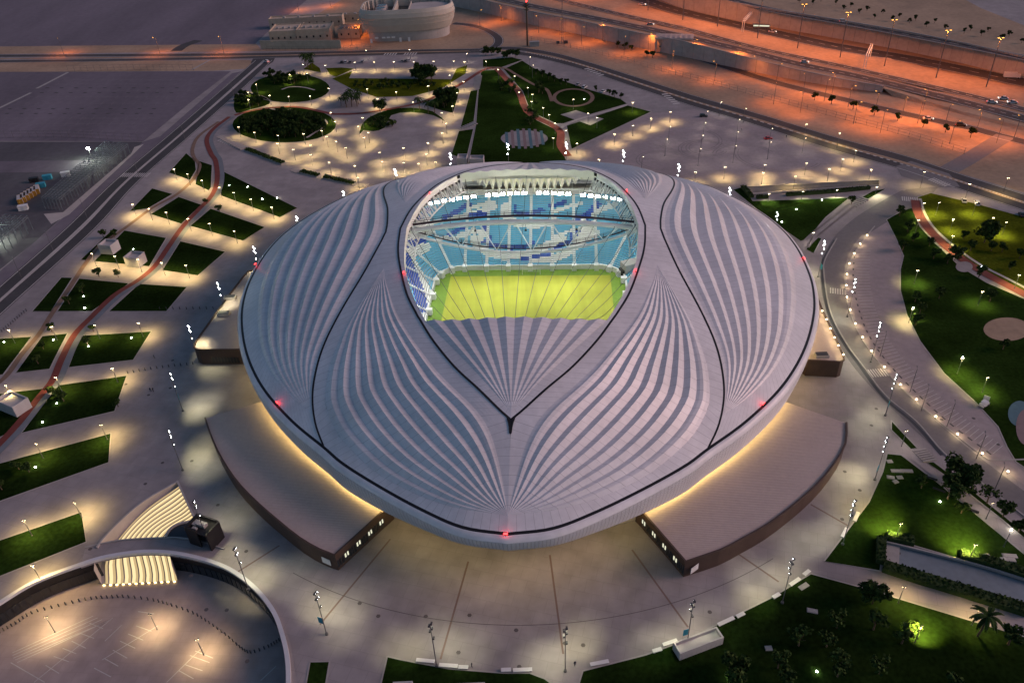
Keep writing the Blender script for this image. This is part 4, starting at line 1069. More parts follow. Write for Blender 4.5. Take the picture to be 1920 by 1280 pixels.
for (r, o), a, b in ((an[2], (364, 655), (449, 657)),):
    A = G(*a, 0) - o; B = G(*b, 0) - o; A = G(a[0], a[1], HA + .4) - o; B = G(b[0], b[1], HA + .4) - o; A.z = B.z = 0; d = B - A; L = d.length; d.normalize()
    nrm = Vector((d.y, -d.x, 0))
    for i in range(9):
        c = A + d * (L * (.36 + .62 * i / 9)) + nrm * .06; mb = MB(); mb.box((c.x, c.y, 1.9), (L * .05, .1, 2.2), 0, math.atan2(d.y, d.x)); mb.build('window', M['glass'], r)
# white notice boards and cooling units on the annexes
for (r, o), p, sz in ((an[0], (612, 1050), (2.6, .12, 2.0)), (an[1], (1302, 1064), (2.6, .12, 2.0))):
    g = G(*p, 2.6) - o; mb = MB(); ang = .62 if p[0] > 900 else -.5; mb.box((g.x, g.y - .25, 2.6), sz, 0, ang); mb.build('notice_board', M['white'], r)
for p, (r, o) in (((1540, 668), an[3]), ((420, 590), an[2]), ((432, 560), an[2])):
    g = G(*p, HA + .4) - o; mb = MB(); mb.box((g.x, g.y, HA + .9), (4.2, 2.2, 1.0)); mb.box((g.x, g.y, HA + 1.5), (3.6, 1.7, .25), 1); mb.build('roof_unit', [M['concrete'], M['dsteel']], r)
# ================================================================ SUNKEN COURT, STAIR, BRIDGE
CZ = -6.0
def low(p, z=CZ): return G(p[0], p[1], z)
poly('court_floor', [(-500, 1000), (330, 960), (640, 1130), (700, 1300), (640, 1800), (-600, 1800)], CZ, M['courtf'])
# retaining wall round the court with shop fronts
cw_ = [G(p[0], p[1], 0) for p in ce]
court = empty('court_wall', tuple(cw_[len(cw_) // 2]), 0, 'curved dark retaining wall with white coping around the sunken forecourt', 'wall')
o0 = Vector(court.location)
ia = min(range(len(ce)), key=lambda i: abs(ce[i][0] - 178)); ib = min(range(len(ce)), key=lambda i: abs(ce[i][0] - 318))
for a, b in ((0, ia), (ib, len(ce) - 1)):
    seg = cw_[a:b + 1]
    mb = MB(); mb.grid([[p - o0 + Vector((0, 0, CZ)) for p in seg], [p - o0 + Vector((0, 0, -.02)) for p in seg]]); mb.build('wall_face', M['black'], court)
    L = 0
    for i in range(len(seg) - 1):
        p, q = seg[i], seg[i + 1]; d = q - p; n = max(1, int(d.length / 4.2)); ang = math.atan2(d.y, d.x); nr = Vector((d.y, -d.x, 0)).normalized()
        for k in range(n):
            c = p + d * ((k + .5) / n) + nr * .08 - o0
            mb = MB(); mb.box((c.x, c.y, CZ + 1.9), (d.length / n * .86, .1, 3.2), 0, ang); mb.build('window', M['glass'], court)
cp = MB(); kerb(cp, [tuple(p - o0) for p in cw_], 1.0, .75, 0, 1, px=False, off=.3); cp.build('coping', M['louvre'], court)
# bridge deck over the stair
fr = [ce[i] for i in range(ia - 3, min(range(len(ce)), key=lambda i: abs(ce[i][0] - 412)) + 1)]
rear = [(160, 1027), (200, 1018), (240, 1012), (312, 1008.5), (345, 1010), (378, 1015), (420, 1030)]
A = [G(*catmull_at(fr, t), .01) for t in [i / 24 for i in range(25)]]; B = [G(*catmull_at(rear, t), .01) for t in [i / 24 for i in range(25)]]
o0b = A[12].copy(); br = empty('footbridge', tuple(o0b), 0, 'curved paved footbridge crossing above the lit stairway', 'bridge')
mb = MB(); dn = Vector((0, 0, -.7)); up = Vector((0, 0, .03))
mb.grid([[p - o0b + up for p in A], [p - o0b + up for p in B]]); mb.grid([[p - o0b + dn for p in B], [p - o0b + dn for p in A]])
mb.grid([[p - o0b + dn for p in A], [p - o0b + up for p in A]]); mb.grid([[p - o0b + up for p in B], [p - o0b + dn for p in B]])
mb.build('deck', M['plaza'], br)
mb = MB(); kerb(mb, [tuple(p - o0b) for p in B], .35, .4, .03, 1, px=False); mb.build('parapet', M['kerb'], br)
# stair of broad lit steps
stair = empty('stairway', tuple(G(270, 990, -3)), 0, 'broad warm-lit stairway fanning down beside the footbridge to the forecourt', 'stairs')
so = Vector(stair.location); NS = 22
Sa = [(176, 1068), (182, 1028), (222, 982), (270, 941), (332, 905)]; Sb = [(322, 1060), (314, 1012), (322, 992), (342, 978), (364, 974)]
M['stepled'] = glow('step_led', (1, .76, .40), .62); M['stepled2'] = glow('step_led_dim', (1, .72, .36), .34)
def stair_pt(s, t, lift=0.0):
    a = catmull_at(Sa, s); b = catmull_at(Sb, s); k = .06 * math.sin(6.283 * (s * 1.35 + .1)) * math.sin(math.pi * t)
    t2 = t + k; g = G(a[0] + (b[0] - a[0]) * t2, a[1] + (b[1] - a[1]) * t2, 0); g.z = CZ + .1 + 5.0 * s + lift; return g - so
for i in range(NS):
    t0, t1 = i / NS, (i + 1) / NS; h = .16 * (i % 2)
    r0 = [stair_pt(j / 16, t0, h) for j in range(17)]; r1 = [stair_pt(j / 16, t1, h) for j in range(17)]
    mb = MB(); mb.grid([[p - Vector((0, 0, .4)) for p in r0], r0, r1, [p - Vector((0, 0, .4)) for p in r1]])
    mb.build('step', M['concrete'], stair)
    if i % 2 == 0 and i > 0:
        lb = MB(); a_ = [p.lerp(q, .02) + Vector((0, 0, .03)) for p, q in zip(r0, r1)]; b_ = [p.lerp(q, .97) + Vector((0, 0, .03)) for p, q in zip(r0, r1)]
        lb.grid([a_, b_]); lb.build('light_strip', M['stepled'], stair)
    elif i > 0:
        lb = MB(); a_ = [p.lerp(q, .04) + Vector((0, 0, .03)) for p, q in zip(r0, r1)]; b_ = [p.lerp(q, .70) + Vector((0, 0, .03)) for p, q in zip(r0, r1)]; lb.grid([a_, b_]); lb.build('light_strip', M['stepled2'], stair)
Lc = [G(*catmull_at(Sa, i / 16), 0) for i in range(17)]; Rc = [G(*catmull_at(Sb, i / 16), 0) for i in range(17)]
sw = MB(); kerb(sw, [tuple(Vector((p.x, p.y, 0)) - so) for p in Lc[4:]], .5, .5, 0, 1, px=False); kerb(sw, [tuple(G(*q, 0) - so) for q in ((333, 903), (349, 938), (367, 975))], .5, .5, 0, 1, px=False)
sw.build('stair_parapet', M['concrete'], stair)
wl_ = MB()
for side in (Lc, Rc): wl_.grid([[Vector((p.x, p.y, CZ)) - so for p in side], [Vector((p.x, p.y, -.02)) - so for p in side]])
wl_.grid([[G(*q, -.02) - so for q in ((333, 903), (349, 938), (367, 975))], [G(*q, -3) - so for q in ((333, 903), (349, 938), (367, 975))]])
wl_.build('side_wall', M['concrete'], stair)
for i in range(12):
    p = Lc[0].lerp(Rc[0], (i + .5) / 12); mb = MB(); mb.box(tuple(p + Vector((0, -.35, CZ + .3)) - so), (.5, .2, .25)); mb.build('foot_light', M['led'], stair)
# curved glass lantern beside the stair
gl = empty('glass_canopy', tuple(G(342, 1004, -.5)), 0, 'quarter-round dark glass canopy between stairway and black portal', 'canopy')
go = Vector(gl.location); arc = cr([(311, 1008), (318, 994), (332, 984), (352, 979), (368, 978)], 3)
mb = MB(); pts = [G(*p, .3) - go for p in arc]; c = G(369, 1011, .3) - go
mb.add(pts + [c], [tuple(range(len(pts))) + (len(pts),)]); mb.build('glass_roof', M['glass'], gl)
mb = MB(); kerb(mb, [tuple(p) for p in pts], .5, .5, 0, 1, px=False); mb.build('frame', M['concrete'], gl)
mb = MB(); mb.grid([[Vector((p.x, p.y, CZ - go.z)) for p in pts], pts]); mb.build('glass_wall', M['glass'], gl)
# black portal
pr = empty('lift_portal', tuple(G(388, 1012)), rad(-24), 'black lift portal with open top standing beside the lit stairway', 'portal')
mb = MB()
mb.box((-3.0, 0, 3.2), (.7, 5.0, 6.4)); mb.box((3.6, 0, 3.0), (.5, 5.0, 6.0)); mb.box((.2, 2.3, 3.2), (6.4, .4, 6.4)); mb.box((-1.2, -2.3, 3.2), (3.2, .4, 6.4)); mb.box((.2, 0, 5.1), (6.2, 4.6, .3))
mb.build('shell', M['black'], pr)
mb = MB(); mb.box((-.2, .3, 5.7), (3.0, 1.4, .9)); mb.box((-2.0, .2, 5.6), (1.0, 1.8, .7)); mb.box((-1.1, -1.3, 5.5), (1.4, .7, .5)); mb.build('plant_unit', M['kerb'], pr)
# markings and bollards on the court floor
mk = MB()
def pline(pts, w=.18, z=CZ + .03, k=1):
    A, B, Q = ribbon_pts([(p[0], p[1], z) for p in pts], w, z, k); mk.grid([A, B])
Z7 = lambda x, y: (x / 2.977, 850 + y / 2.977)
for a, b in (((70, 1110), (520, 905)), ((70, 1125), (545, 915)), ((75, 1140), (570, 925)), ((85, 1150), (600, 935)), ((95, 1165), (620, 925)), ((60, 1165), (250, 1275)), ((190, 1275), (630, 915)), ((300, 1130), (385, 1160)), ((350, 1085), (425, 1115)), ((400, 1045), (480, 1085)),
             ((445, 1000), (525, 1030)), ((500, 945), (575, 975)), ((255, 1180), (330, 1225)), ((570, 1150), (880, 960)), ((630, 1095), (710, 1140)), ((670, 1045), (755, 1085)), ((715, 1005), (800, 1040)), ((760, 960), (845, 990)), ((525, 1195), (620, 1245)),
             ((580, 1140), (660, 1185)), ((585, 1045), (680, 955)), ((930, 1275), (1130, 1080)), ((1000, 1210), (1080, 1255)), ((1030, 1175), (1130, 1210)), ((1060, 1125), (1170, 1165)), ((1090, 1100), (1190, 1140)), ((770, 880), (860, 893)), ((1455, 1265), (1540, 1185))):
    pline([Z7(*a), Z7(*b)])
mk.build('bay_marking', M['line'])['kind'] = 'structure'
def bol_mesh():
    mb = MB(); mb.tube((0, 0, 0), (0, 0, 1.0), .14, .13, 8); mb.tube((0, 0, 1.0), (0, 0, 1.1), .16, .1, 8); return mb.mesh('bollard', M['dsteel'])
bm_ = bol_mesh()
arc = cr([Z7(*p) for p in ((0, 1000), (90, 950), (180, 893), (330, 853), (480, 818), (600, 805), (720, 803), (860, 822), (960, 850), (1080, 893), (1170, 948), (1260, 1012), (1340, 1082), (1400, 1112), (1500, 1080), (1560, 1045))], 4)
for p in arc:
    g = G(p[0], p[1], CZ); o = link('bollard', bm_, None, tuple(g)); tag(o, 'short dark bollard in the curved row across the sunken forecourt', 'bollard', 'bollards round the forecourt')
def rowpts(P, n): return [catmull_at(P, i / (n - 1)) for i in range(n)]
for P, n, lab, gr in (([(300, 580), (400, 579)], 9, 'small dark bollard in the row across the plaza near the small left annex', 'bollards by the left annex'),
                      ([(240, 700), (300, 690), (362, 683)], 12, 'small dark bollard in the row from lawn to the corner of the left annex', 'bollards at the annex corner'),
                      ([(4, 622), (50, 583)], 12, 'small dark bollard along the pavement beside the left dual carriageway', 'bollards by the left road')):
    for p in rowpts(P, n):
        o = link('bollard', bm_, None, tuple(G(*p))); tag(o, lab, 'bollard', gr)

# ramps cut into the ground
def ramp(name, top_near, top_far, d0, d1, mfloor, lab):
    n = 12
    N = [G(*catmull_at(top_near, i / n), 0) for i in range(n + 1)]; Fp = [G(*catmull_at(top_far, i / n), 0) for i in range(n + 1)]
    o = N[n // 2].copy(); r = empty(name, tuple(o), 0, lab, 'ramp')
    dz = lambda i: -(d0 + (d1 - d0) * i / n)
    mb = MB(); mb.grid([[p - o + Vector((0, 0, dz(i))) for i, p in enumerate(N)], [p - o + Vector((0, 0, dz(i))) for i, p in enumerate(Fp)]]); mb.build('ramp_floor', mfloor, r)
    mb = MB()
    for P in (N, Fp): mb.grid([[p - o + Vector((0, 0, dz(i) - .05)) for i, p in enumerate(P)], [p - o for p in P]])
    mb.add([N[0] - o + Vector((0, 0, dz(0))), Fp[0] - o + Vector((0, 0, dz(0))), Fp[0] - o, N[0] - o], [(0, 1, 2, 3)]); mb.build('side_wall', M['concrete'], r)
    mb = MB()
    for P in (N, Fp): kerb(mb, [tuple(p - o) for p in P], .45, .7, 0, 1, px=False)
    mb.build('coping', M['kerb'], r); return r, o
M['rampf'] = mat('ramp_floor', (.17, .21, .235), .55, .12, .1, scale2=.6, var2=.08)
r1, o1 = ramp('vehicle_ramp', [(1658, 1062), (1684, 1068), (1760, 1091), (1840, 1114), (1920, 1138), (2050, 1200)], [(1660, 1018), (1687, 1024), (1760, 1042), (1840, 1063), (1920, 1088), (2050, 1130)], .12, .25, M['rampf'], 'sunken grey vehicle ramp with white copings among the hedges, lower right')
pad = [G(*p, .06) - o1 for p in ((1661, 1019), (1687, 1025), (1685, 1067), (1659, 1061))]
mb = MB(); mb.prism([(p.x, p.y) for p in pad], -.05, .12); mb.build('landing', M['kerb'], r1)
r2, o2 = ramp('vehicle_ramp', [(1414, 366), (1530, 357), (1648, 349)], [(1401, 352), (1530, 345.5), (1648, 339.5)], 2.5, 1.6, M['concrete'], 'pale sunken ramp trough on the lawn behind the right of the stadium')

# ================================================================ BUILDINGS
M['cream'] = mat('cream_cladding', (.52, .47, .40), .6, .06, .15, scale2=.5, var2=.04)
M['beige'] = mat('beige_render', (.46, .38, .29), .85, .1, .1, scale2=.4, var2=.06)
ov = empty('energy_building', tuple(G(765, 78)), 0, 'pale oval building with horizontal bands and open roof plant, beyond the park', 'building')
oo = Vector(ov.location)
def oval(off, n=64):
    pts = []
    for k in range(n):
        a = 2 * math.pi * k / n; c, s = math.cos(a), math.sin(a)
        hx, hy = 35 + off, 21 + off * .8
        e = .42 if c < 0 else .86
        x = hx * math.copysign(abs(c) ** e, c); y = hy * math.copysign(abs(s) ** (.55 if c < 0 else .8), s); pts.append((x, y + 20))
    return pts
levels = [(0, -4.0), (7.0, -3.4), (7.2, -2.0), (12.5, .6), (12.5, .1), (15.4, 1.2), (15.4, .6), (17.6, 1.6), (17.6, 1.0), (20.5, .9), (20.5, .4), (23.0, -.4)]
for i in range(0, len(levels) - 1):
    (z0, f0), (z1, f1) = levels[i], levels[i + 1]
    mb = MB(); mb.grid([[(x, y, z0) for x, y in oval(f0)], [(x, y, z1) for x, y in oval(f1)]], close=True)
    mb.build('cladding_band' if z1 > z0 else 'band_ledge', M['cream'] if i else M['concrete'], ov)
mb = MB(); mb.grid([[(x, y, 23.0) for x, y in oval(-.4)], [(x, y, 23.0) for x, y in oval(-1.4)], [(x, y, 17.0) for x, y in oval(-1.4)]], close=True); mb.build('parapet', M['cream'], ov)
mb = MB(); mb.add([(x, y, 17.0) for x, y in oval(-1.4)], [tuple(range(64))]); mb.build('roof_deck', M['glass'], ov)
for i in range(40):
    p = oval(-1.8)[(i * 64 // 40)]
    if p[1] < 12: continue
    mb = MB(); mb.box((p[0], p[1], 20), (.5, .5, 5.8)); mb.build('screen_post', M['kerb'], ov)
mb = MB(); mb.box((-9, 20, 19.5), (1.2, 34, 5.4)); mb.box((2, 20, 19), (.6, 34, 4)); mb.box((9, 20, 18.6), (.6, 32, 3.4)); mb.build('roof_wall', M['cream'], ov)
mb = MB(); mb.prism([(x * .46 + 17, (y - 20) * .72 + 20) for x, y in oval(-2)], 17, 20.4); mb.build('roof_slab', M['concrete'], ov)
for i in range(3):
    mb = MB(); mb.tube((-20, 9 + 9 * i, 17.2), (-20, 9 + 9 * i, 21), 4.6, 4.0, 14); mb.tube((-20, 9 + 9 * i, 21), (-20, 9 + 9 * i, 21.1), 3.2, 3.2, 12, 1); mb.build('cooling_tower', [M['concrete'], M['glass']], ov)
for i, px in enumerate((704, 717, 726, 735)):
    g = G(px, 79, 3) - oo; mb = MB(); mb.box((g.x, -1.2 + .9, 3.6), (2.6, .3, 1.1)); mb.build('window', M['white'], ov)
for px in (696, 750, 766):
    g = G(px, 83, 0) - oo; mb = MB(); mb.box((g.x, -1.0 + .9, 1.5), (1.6, .3, 3)); mb.build('door', M['white'], ov)
# compound of low beige buildings
def lowhouse(px, py, w, d, h, lab, rz=0.0, nwin=5, cat='building'):
    g = G(px, py); r = empty('service_building', tuple(g), rz, lab, cat)
    mb = MB(); mb.box((0, d / 2, h / 2), (w, d, h)); mb.build('wall', M['beige'], r)
    mb = MB()
    mb.box((0, .25, h + .45), (w + .02, .5, .9)); mb.box((0, d - .25, h + .45), (w + .02, .5, .9)); mb.box((-w / 2 + .25, d / 2, h + .45), (.5, d - 1.02, .9)); mb.box((w / 2 - .25, d / 2, h + .45), (.5, d - 1.02, .9)); mb.build('parapet', M['beige'], r)
    for i in range(nwin):
        mb = MB(); mb.box((-w / 2 + w * (i + .5) / nwin, -.05, h * .5), (1.2, .12, 1.5)); mb.build('window', M['glass'], r)
    for i in range(4):
        mb = MB(); mb.box((-w * .3 + w * .2 * i, d * .45, h + .7), (1.8, 2.8, 1.3)); mb.build('roof_unit', M['kerb'], r)
    return r
lowhouse(536, 82, 23, 24, 8.5, 'beige flat-roofed service building with skylight strips, left in the walled compound')
lowhouse(590, 80, 26, 20, 9, 'beige service building crowded with roof units, middle of the walled compound')
lowhouse(655, 72, 17, 16, 6, 'low beige service building between compound and pale oval building', nwin=3)
lowhouse(575, 52, 60, 10, 7, 'long beige block along the back of the walled compound', nwin=10)
lowhouse(640, 42, 40, 6, 5, 'narrow pale shed behind the compound, left of the oval building', nwin=6)
cwl = empty('compound_wall', tuple(G(570, 91)), 0, 'beige boundary wall in front of the service compound', 'wall'); mb = MB(); a = G(490, 92) - G(570, 91); b = G(640, 91) - G(570, 91)
wall_along(mb, [tuple(a), tuple(b)], 6, 6, .5, 0, 1, px=False); mb.build('wall', M['beige'], cwl)
# underpass portal by the highway wall
up = empty('underpass_portal', tuple(G(1262, 99)), rad(-14), 'pale underpass mouth with flat canopy at the end of the highway wall', 'portal')
mb = MB(); mb.box((0, 4, 9.6), (26, 12, 1.0)); mb.build('canopy', M['concrete'], up)
for i in range(7):
    mb = MB(); mb.box((-10.5 + 3.5 * i, 3, 10.3), (1.4, 9, .3)); mb.build('rib', M['kerb'], up)
for x in (-12, -4, 4, 12):
    mb = MB(); mb.box((x, 0, 4.5), (1.4, 2, 9.1)); mb.build('pier', M['concrete'], up)
mb = MB(); mb.box((0, 9.2, 4.5), (24, .6, 9)); mb.build('dark_backing', M['black'], up)  # solid black panel painted as the darkness inside the underpass
# telecom mast disguised as a palm, and a lattice mast
tp_ = empty('telecom_mast', tuple(G(989, 86)), 0, 'tall mast dressed as a palm with red light on top', 'mast'); mb = MB(); mb.tube((0, 0, 0), (0, 0, 30), .7, .5, 10); mb.build('trunk', M['bark'], tp_)
mb = MB()
for k in range(26):
    a = 2.4 * k; r = 2.2 + (k % 3) * .6; z = 24 + k * .18
    mb.tube((0, 0, z), (r * math.cos(a), r * math.sin(a), z + 1.3 - (k % 4) * .5), .22, .04, 4)
mb.build('fronds', M['leaf1'], tp_); mb = MB(); mb.sphere((0, 0, 30.6), .5, 8, 6); mb.build('lamp', M['redlamp'], tp_)
lt = empty('lattice_mast', tuple(G(1054, 82)), 0, 'thin grey lattice mast with equipment at its foot beside the highway wall', 'mast'); mb = MB()
for k in range(3):
    a = 2.094 * k; mb.tube((1.0 * math.cos(a), 1.0 * math.sin(a), 0), (.3 * math.cos(a), .3 * math.sin(a), 31), .12, .08, 4)
for j in range(15):
    z = 2 * j; q = 1 - .7 * z / 31; q2 = 1 - .7 * (z + 2) / 31
    for k in range(3):
        a, b = 2.094 * k, 2.094 * (k + 1); mb.tube((q * math.cos(a), q * math.sin(a), z), (q2 * math.cos(b), q2 * math.sin(b), z + 2), .05, .05, 3)
mb.build('lattice', M['pole'], lt); mb = MB(); mb.box((2.5, 0, 1), (3, 2, 2)); mb.box((-3, 1, .8), (2, 2, 1.6)); mb.build('cabinet', M['dsteel'], lt)
kx = tag(None or link('equipment_cabinet', (lambda m: (m.box((0, 0, 1.6), (7, 3, 3.2)), m.box((0, 0, 3.3), (7.4, 3.4, .25)), m.mesh('equipment_cabinet', M['kerb']))[-1])(MB()), None, tuple(G(1002, 87))), 'white equipment hut beside the mast dressed as a palm', 'hut')
# white cube kiosks on the lawns
def kiosk(px, py, w, d, h, lab, rz=-.25, recess=True):
    r = empty('kiosk', tuple(G(px, py)), rz, lab, 'kiosk'); mb = MB(); mb.box((0, 0, h / 2), (w, d, h)); mb.build('wall', M['kioskw'], r)
    mb = MB(); t = .35
    for x, y, a, b in ((0, d / 2 - t / 2, w + .02, t), (0, -d / 2 + t / 2, w + .02, t), (w / 2 - t / 2, 0, t, d - 2 * t), (-w / 2 + t / 2, 0, t, d - 2 * t)): mb.box((x, y, h + .5), (a, b, 1.0))
    mb.build('parapet', M['kioskw'], r)
    mb = MB()
    for i in range(9): mb.box((-w / 2 + w * (i + .5) / 9, -d / 2 - .03, h / 2), (.08, .06, h * .98))
    mb.build('panel_joint', M['seam'], r)['kind'] = 'stuff'; return r
kiosk(208, 471, 6.2, 5.6, 3.4, 'white cube kiosk with sunken roof, upper one on the lawn crossed by the red track')
kiosk(257, 495, 6.2, 5.6, 3.6, 'white cube kiosk with sunken roof, lower one beside the red track')
kiosk(30, 766, 9, 5.5, 3.2, 'white cube kiosk at the left edge below the red track', -.5)
kiosk(756, 1322, 4.2, 7, 2.4, 'small white kiosk on the dark lawn at the bottom edge', 0)
kiosk(862, 1330, 11, 8, 2.4, 'wide white kiosk on the dark lawn at the bottom edge', 0)
kiosk(1308, 1212, 11, 3.0, 1.6, 'low white stair enclosure with railing at the plaza edge', .33)
kiosk(895, 312, 7, 5, 4, 'pale hut behind the stadium roof at the foot of the long lawn', -.1); kiosk(868, 312, 5, 6, 4.5, 'narrow pale hut behind the stadium roof, beside the sloping kerb', -.1)
# stepped seating on the park slope
for j, (a, b, n, lab) in enumerate((((862, 243), (892, 231), 7, 'lit pale garden steps crossing the strip lawn of the park'), ((893, 168), (898, 143), 12, 'ladder-like pale garden steps at the top of the long lawn'), ((410, 255), (458, 280), 14, 'lit garden steps below the dark oval grove'),
                                   ((548, 317), (562, 323), 5, 'short lit steps between the two narrow planting beds'), ((665, 347), (690, 349), 8, 'lit steps just behind the left of the stadium roof'), ((1598, 386), (1622, 372), 6, 'lit pale steps on the path right of the stadium'), ((1722, 842), (1744, 866), 6, 'warm-lit steps beside the triangular lawn on the right'))):
    A = G(*a); B = G(*b); d = (B - A); L = d.length; u_ = d.normalized(); n_ = Vector((-u_.y, u_.x, 0)); r = empty('garden_steps', tuple(A), 0, lab, 'steps')
    for i in range(n):
        c = u_ * (L * (i + .5) / n); mb = MB(); mb.box((c.x, c.y, .12 + .02 * i), (L / n * .55, 4.2, .24 + .04 * i), 0, math.atan2(u_.y, u_.x)); mb.build('step', M['kerb'], r)
# narrow planting beds of the back plaza
for a, b, lab in (((462, 281), (532, 308), 'narrow planted bed with clipped shrubs, nearest the dark oval grove'), ((565, 323), (598, 331), 'short planted bed beside the lit steps behind the stadium'), ((608, 333), (665, 346), 'narrow planted bed running up to the stadium roof on its left')):
    A = G(*a); B = G(*b); d = B - A; r = empty('planting_bed', tuple(A), math.atan2(d.y, d.x), lab, 'planter'); mb = MB(); mb.box((d.length / 2, 0, .25), (d.length, 3.2, .5)); mb.build('kerb', M['kerb'], r)
    lf = MB(); rn = random.Random(hash(a) % 999)
    for i in range(int(d.length * 26)):
        x, y, z = rn.uniform(.2, d.length - .2), rn.uniform(-1.4, 1.4), .6 + rn.uniform(0, .7); s = rn.uniform(.18, .4); q = Vector((rn.gauss(0, 1), rn.gauss(0, 1), rn.gauss(.6, 1))).normalized().to_track_quat('Z', 'Y')
        lf.add([Vector((x, y, z)) + q @ Vector(p) for p in ((-s, -s, 0), (s, -s, 0), (s, s, .05), (-s, s, 0))], [(0, 1, 2, 3)], i % 3)
    lf.build('shrubs', [M['leaf2'], M['leaf3'], M['leaf1']], r)['kind'] = 'stuff'
# ================================================================ STEEL FRAMES UNDER CONSTRUCTION
M['frame'] = mat('galvanised_frame', (.11, .14, .155), .5, .1, 1.0)
def frames(corners, n, m, h, lab):
    A, B, C, D = [G(*p) for p in corners]; o = A.copy(); r = empty('steel_frame', tuple(o), 0, lab, 'steel frame')
    def P(s, t, z): return (A.lerp(B, s)).lerp(D.lerp(C, s), t) - o + Vector((0, 0, z))
    for i in range(n + 1):
        s = i / n; mb = MB()
        for j in range(m + 1): mb.tube(P(s, j / m, 0), P(s, j / m, h), .16, .16, 4)
        for z in (h, h - 1.0): mb.tube(P(s, 0, z), P(s, 1, z), .14, .14, 4)
        K = 10
        for k in range(K): mb.tube(P(s, k / K, h if k % 2 else h - 1), P(s, (k + 1) / K, h - 1 if k % 2 else h), .07, .07, 3)
        mb.build('portal_frame', M['frame'], r)
    for j in range(m * 2 + 1):
        mb = MB(); mb.tube(P(0, j / (2 * m), h + .15), P(1, j / (2 * m), h + .15), .11, .11, 4); mb.build('purlin', M['frame'], r)
    return r
frames([(86, 392), (118, 394), (245, 290), (203, 284)], 5, 14, 6, 'bare grey steel frame of a long shed under construction beside the left road')
frames([(-60, 496), (4, 484), (62, 430), (20, 428)], 4, 6, 7, 'greenish lit steel frame at the left edge beside the dual carriageway')
fd = bpy.data.lights.new('site_light', 'POINT'); fd.energy = 5000; fd.color = (.85, 1, .75); fd.shadow_soft_size = .4
for px, py, h, lab in ((173, 300, 6.5, 'brilliant site floodlight on a stand beside the bare steel frame'), (-6, 452, 7.5, 'greenish site floodlight at the left edge over the second steel frame')):
    r = empty('site_floodlight', tuple(G(px, py)), 0, lab, 'floodlight'); mb = MB(); mb.tube((0, 0, 0), (0, 0, h), .12, .1, 6); mb.tube((-1, 0, .05), (1, 0, .05), .08, .08, 4); mb.tube((0, -1, .05), (0, 1, .05), .08, .08, 4); mb.build('stand', M['pole'], r)
    mb = MB(); mb.box((0, -.15, h), (1.7, .3, 1.0)); mb.build('lamp_head', M['flood'], r)
    l = bpy.data.objects.new('site_light', fd); COL.objects.link(l); l.parent = r; l.location = (0, -.8, h)
M['yellow'] = mat('yellow_container', (.30, .165, .02), .6, .1, .5)
for i in range(6):
    g = G(40 + 6.2 * i, 379 - 3.8 * i); r = empty('skip_container', tuple(g), .45, 'yellow and white container, %s of the six parked by the steel frame' % nth(i, 6), 'container', 'yellow containers')
    mb = MB(); mb.box((0, 0, 1.4), (2.3, 6.5, 2.6)); mb.build('body', M['kioskw'], r); 
    for y in (-3.3, 3.3): mb = MB(); mb.box((0, y, 1.4), (2.35, .2, 2.7)); mb.build('end_door', M['yellow'], r)
for px, py, lab, m in ((45, 393, 'small white cabin below the yellow containers', 'white'), (90, 336, 'teal stack of sheeted panels left of the steel frame', 'teal'), (78, 351, 'teal site box nearest the yellow containers', 'teal'), (65, 341, 'dark site vehicle above the yellow containers', 'black'), (124, 330, 'white site cabin touching the left side of the steel frame', 'white')):
    o = MB(); o.box((0, 0, 1.1), (4.2, 2.4, 2.2), 0, .3); o.box((0, 0, 2.25), (4.4, 2.6, .12), 0, .3); o.box((.9, -1.15, .95), (.9, .12, 1.8), 0, .3)
    tag(o.build('site_cabin', M[m], None, loc=tuple(G(px, py))), lab, 'site cabin')
# fences
def fence(pts, h, step, lab):
    P = [G(*p) for p in cr(pts, 4)]; o = P[0].copy(); r = empty('fence', tuple(o), 0, lab, 'fence'); pm = MB(); pm.tube((0, 0, 0), (0, 0, h), .09, .09, 4); me = pm.mesh('post', M['pole'])
    L = 0; nxt = 0; 
    for a, b in zip(P[:-1], P[1:]):
        d = (b - a).length; 
        while nxt <= L + d:
            p = a.lerp(b, (nxt - L) / d) - o; link('post', me, r, tuple(p)); nxt += step
        L += d
    mb = MB()
    for z in (h, h * .55, .25): mb.path([p - o + Vector((0, 0, z)) for p in P], .045, 3)
    mb.build('rail', M['pole'], r); return r
fence([(128, 134), (250, 132), (365, 132)], 4, 5, 'tall mesh fence along the far edge of the lower left car park')
fence([(-20, 259), (120, 258), (268, 265)], 4, 5, 'tall mesh fence across the middle of the left car park')
fence([(985, 75), (1100, 97), (1270, 142), (1400, 176), (1560, 219), (1700, 256), (1810, 290)], 3.2, 6, 'long fence between the desert strip and the highway service road')
fence([(500, 96), (620, 95), (700, 92)], 3, 5, 'fence on the near side of the service compound wall')
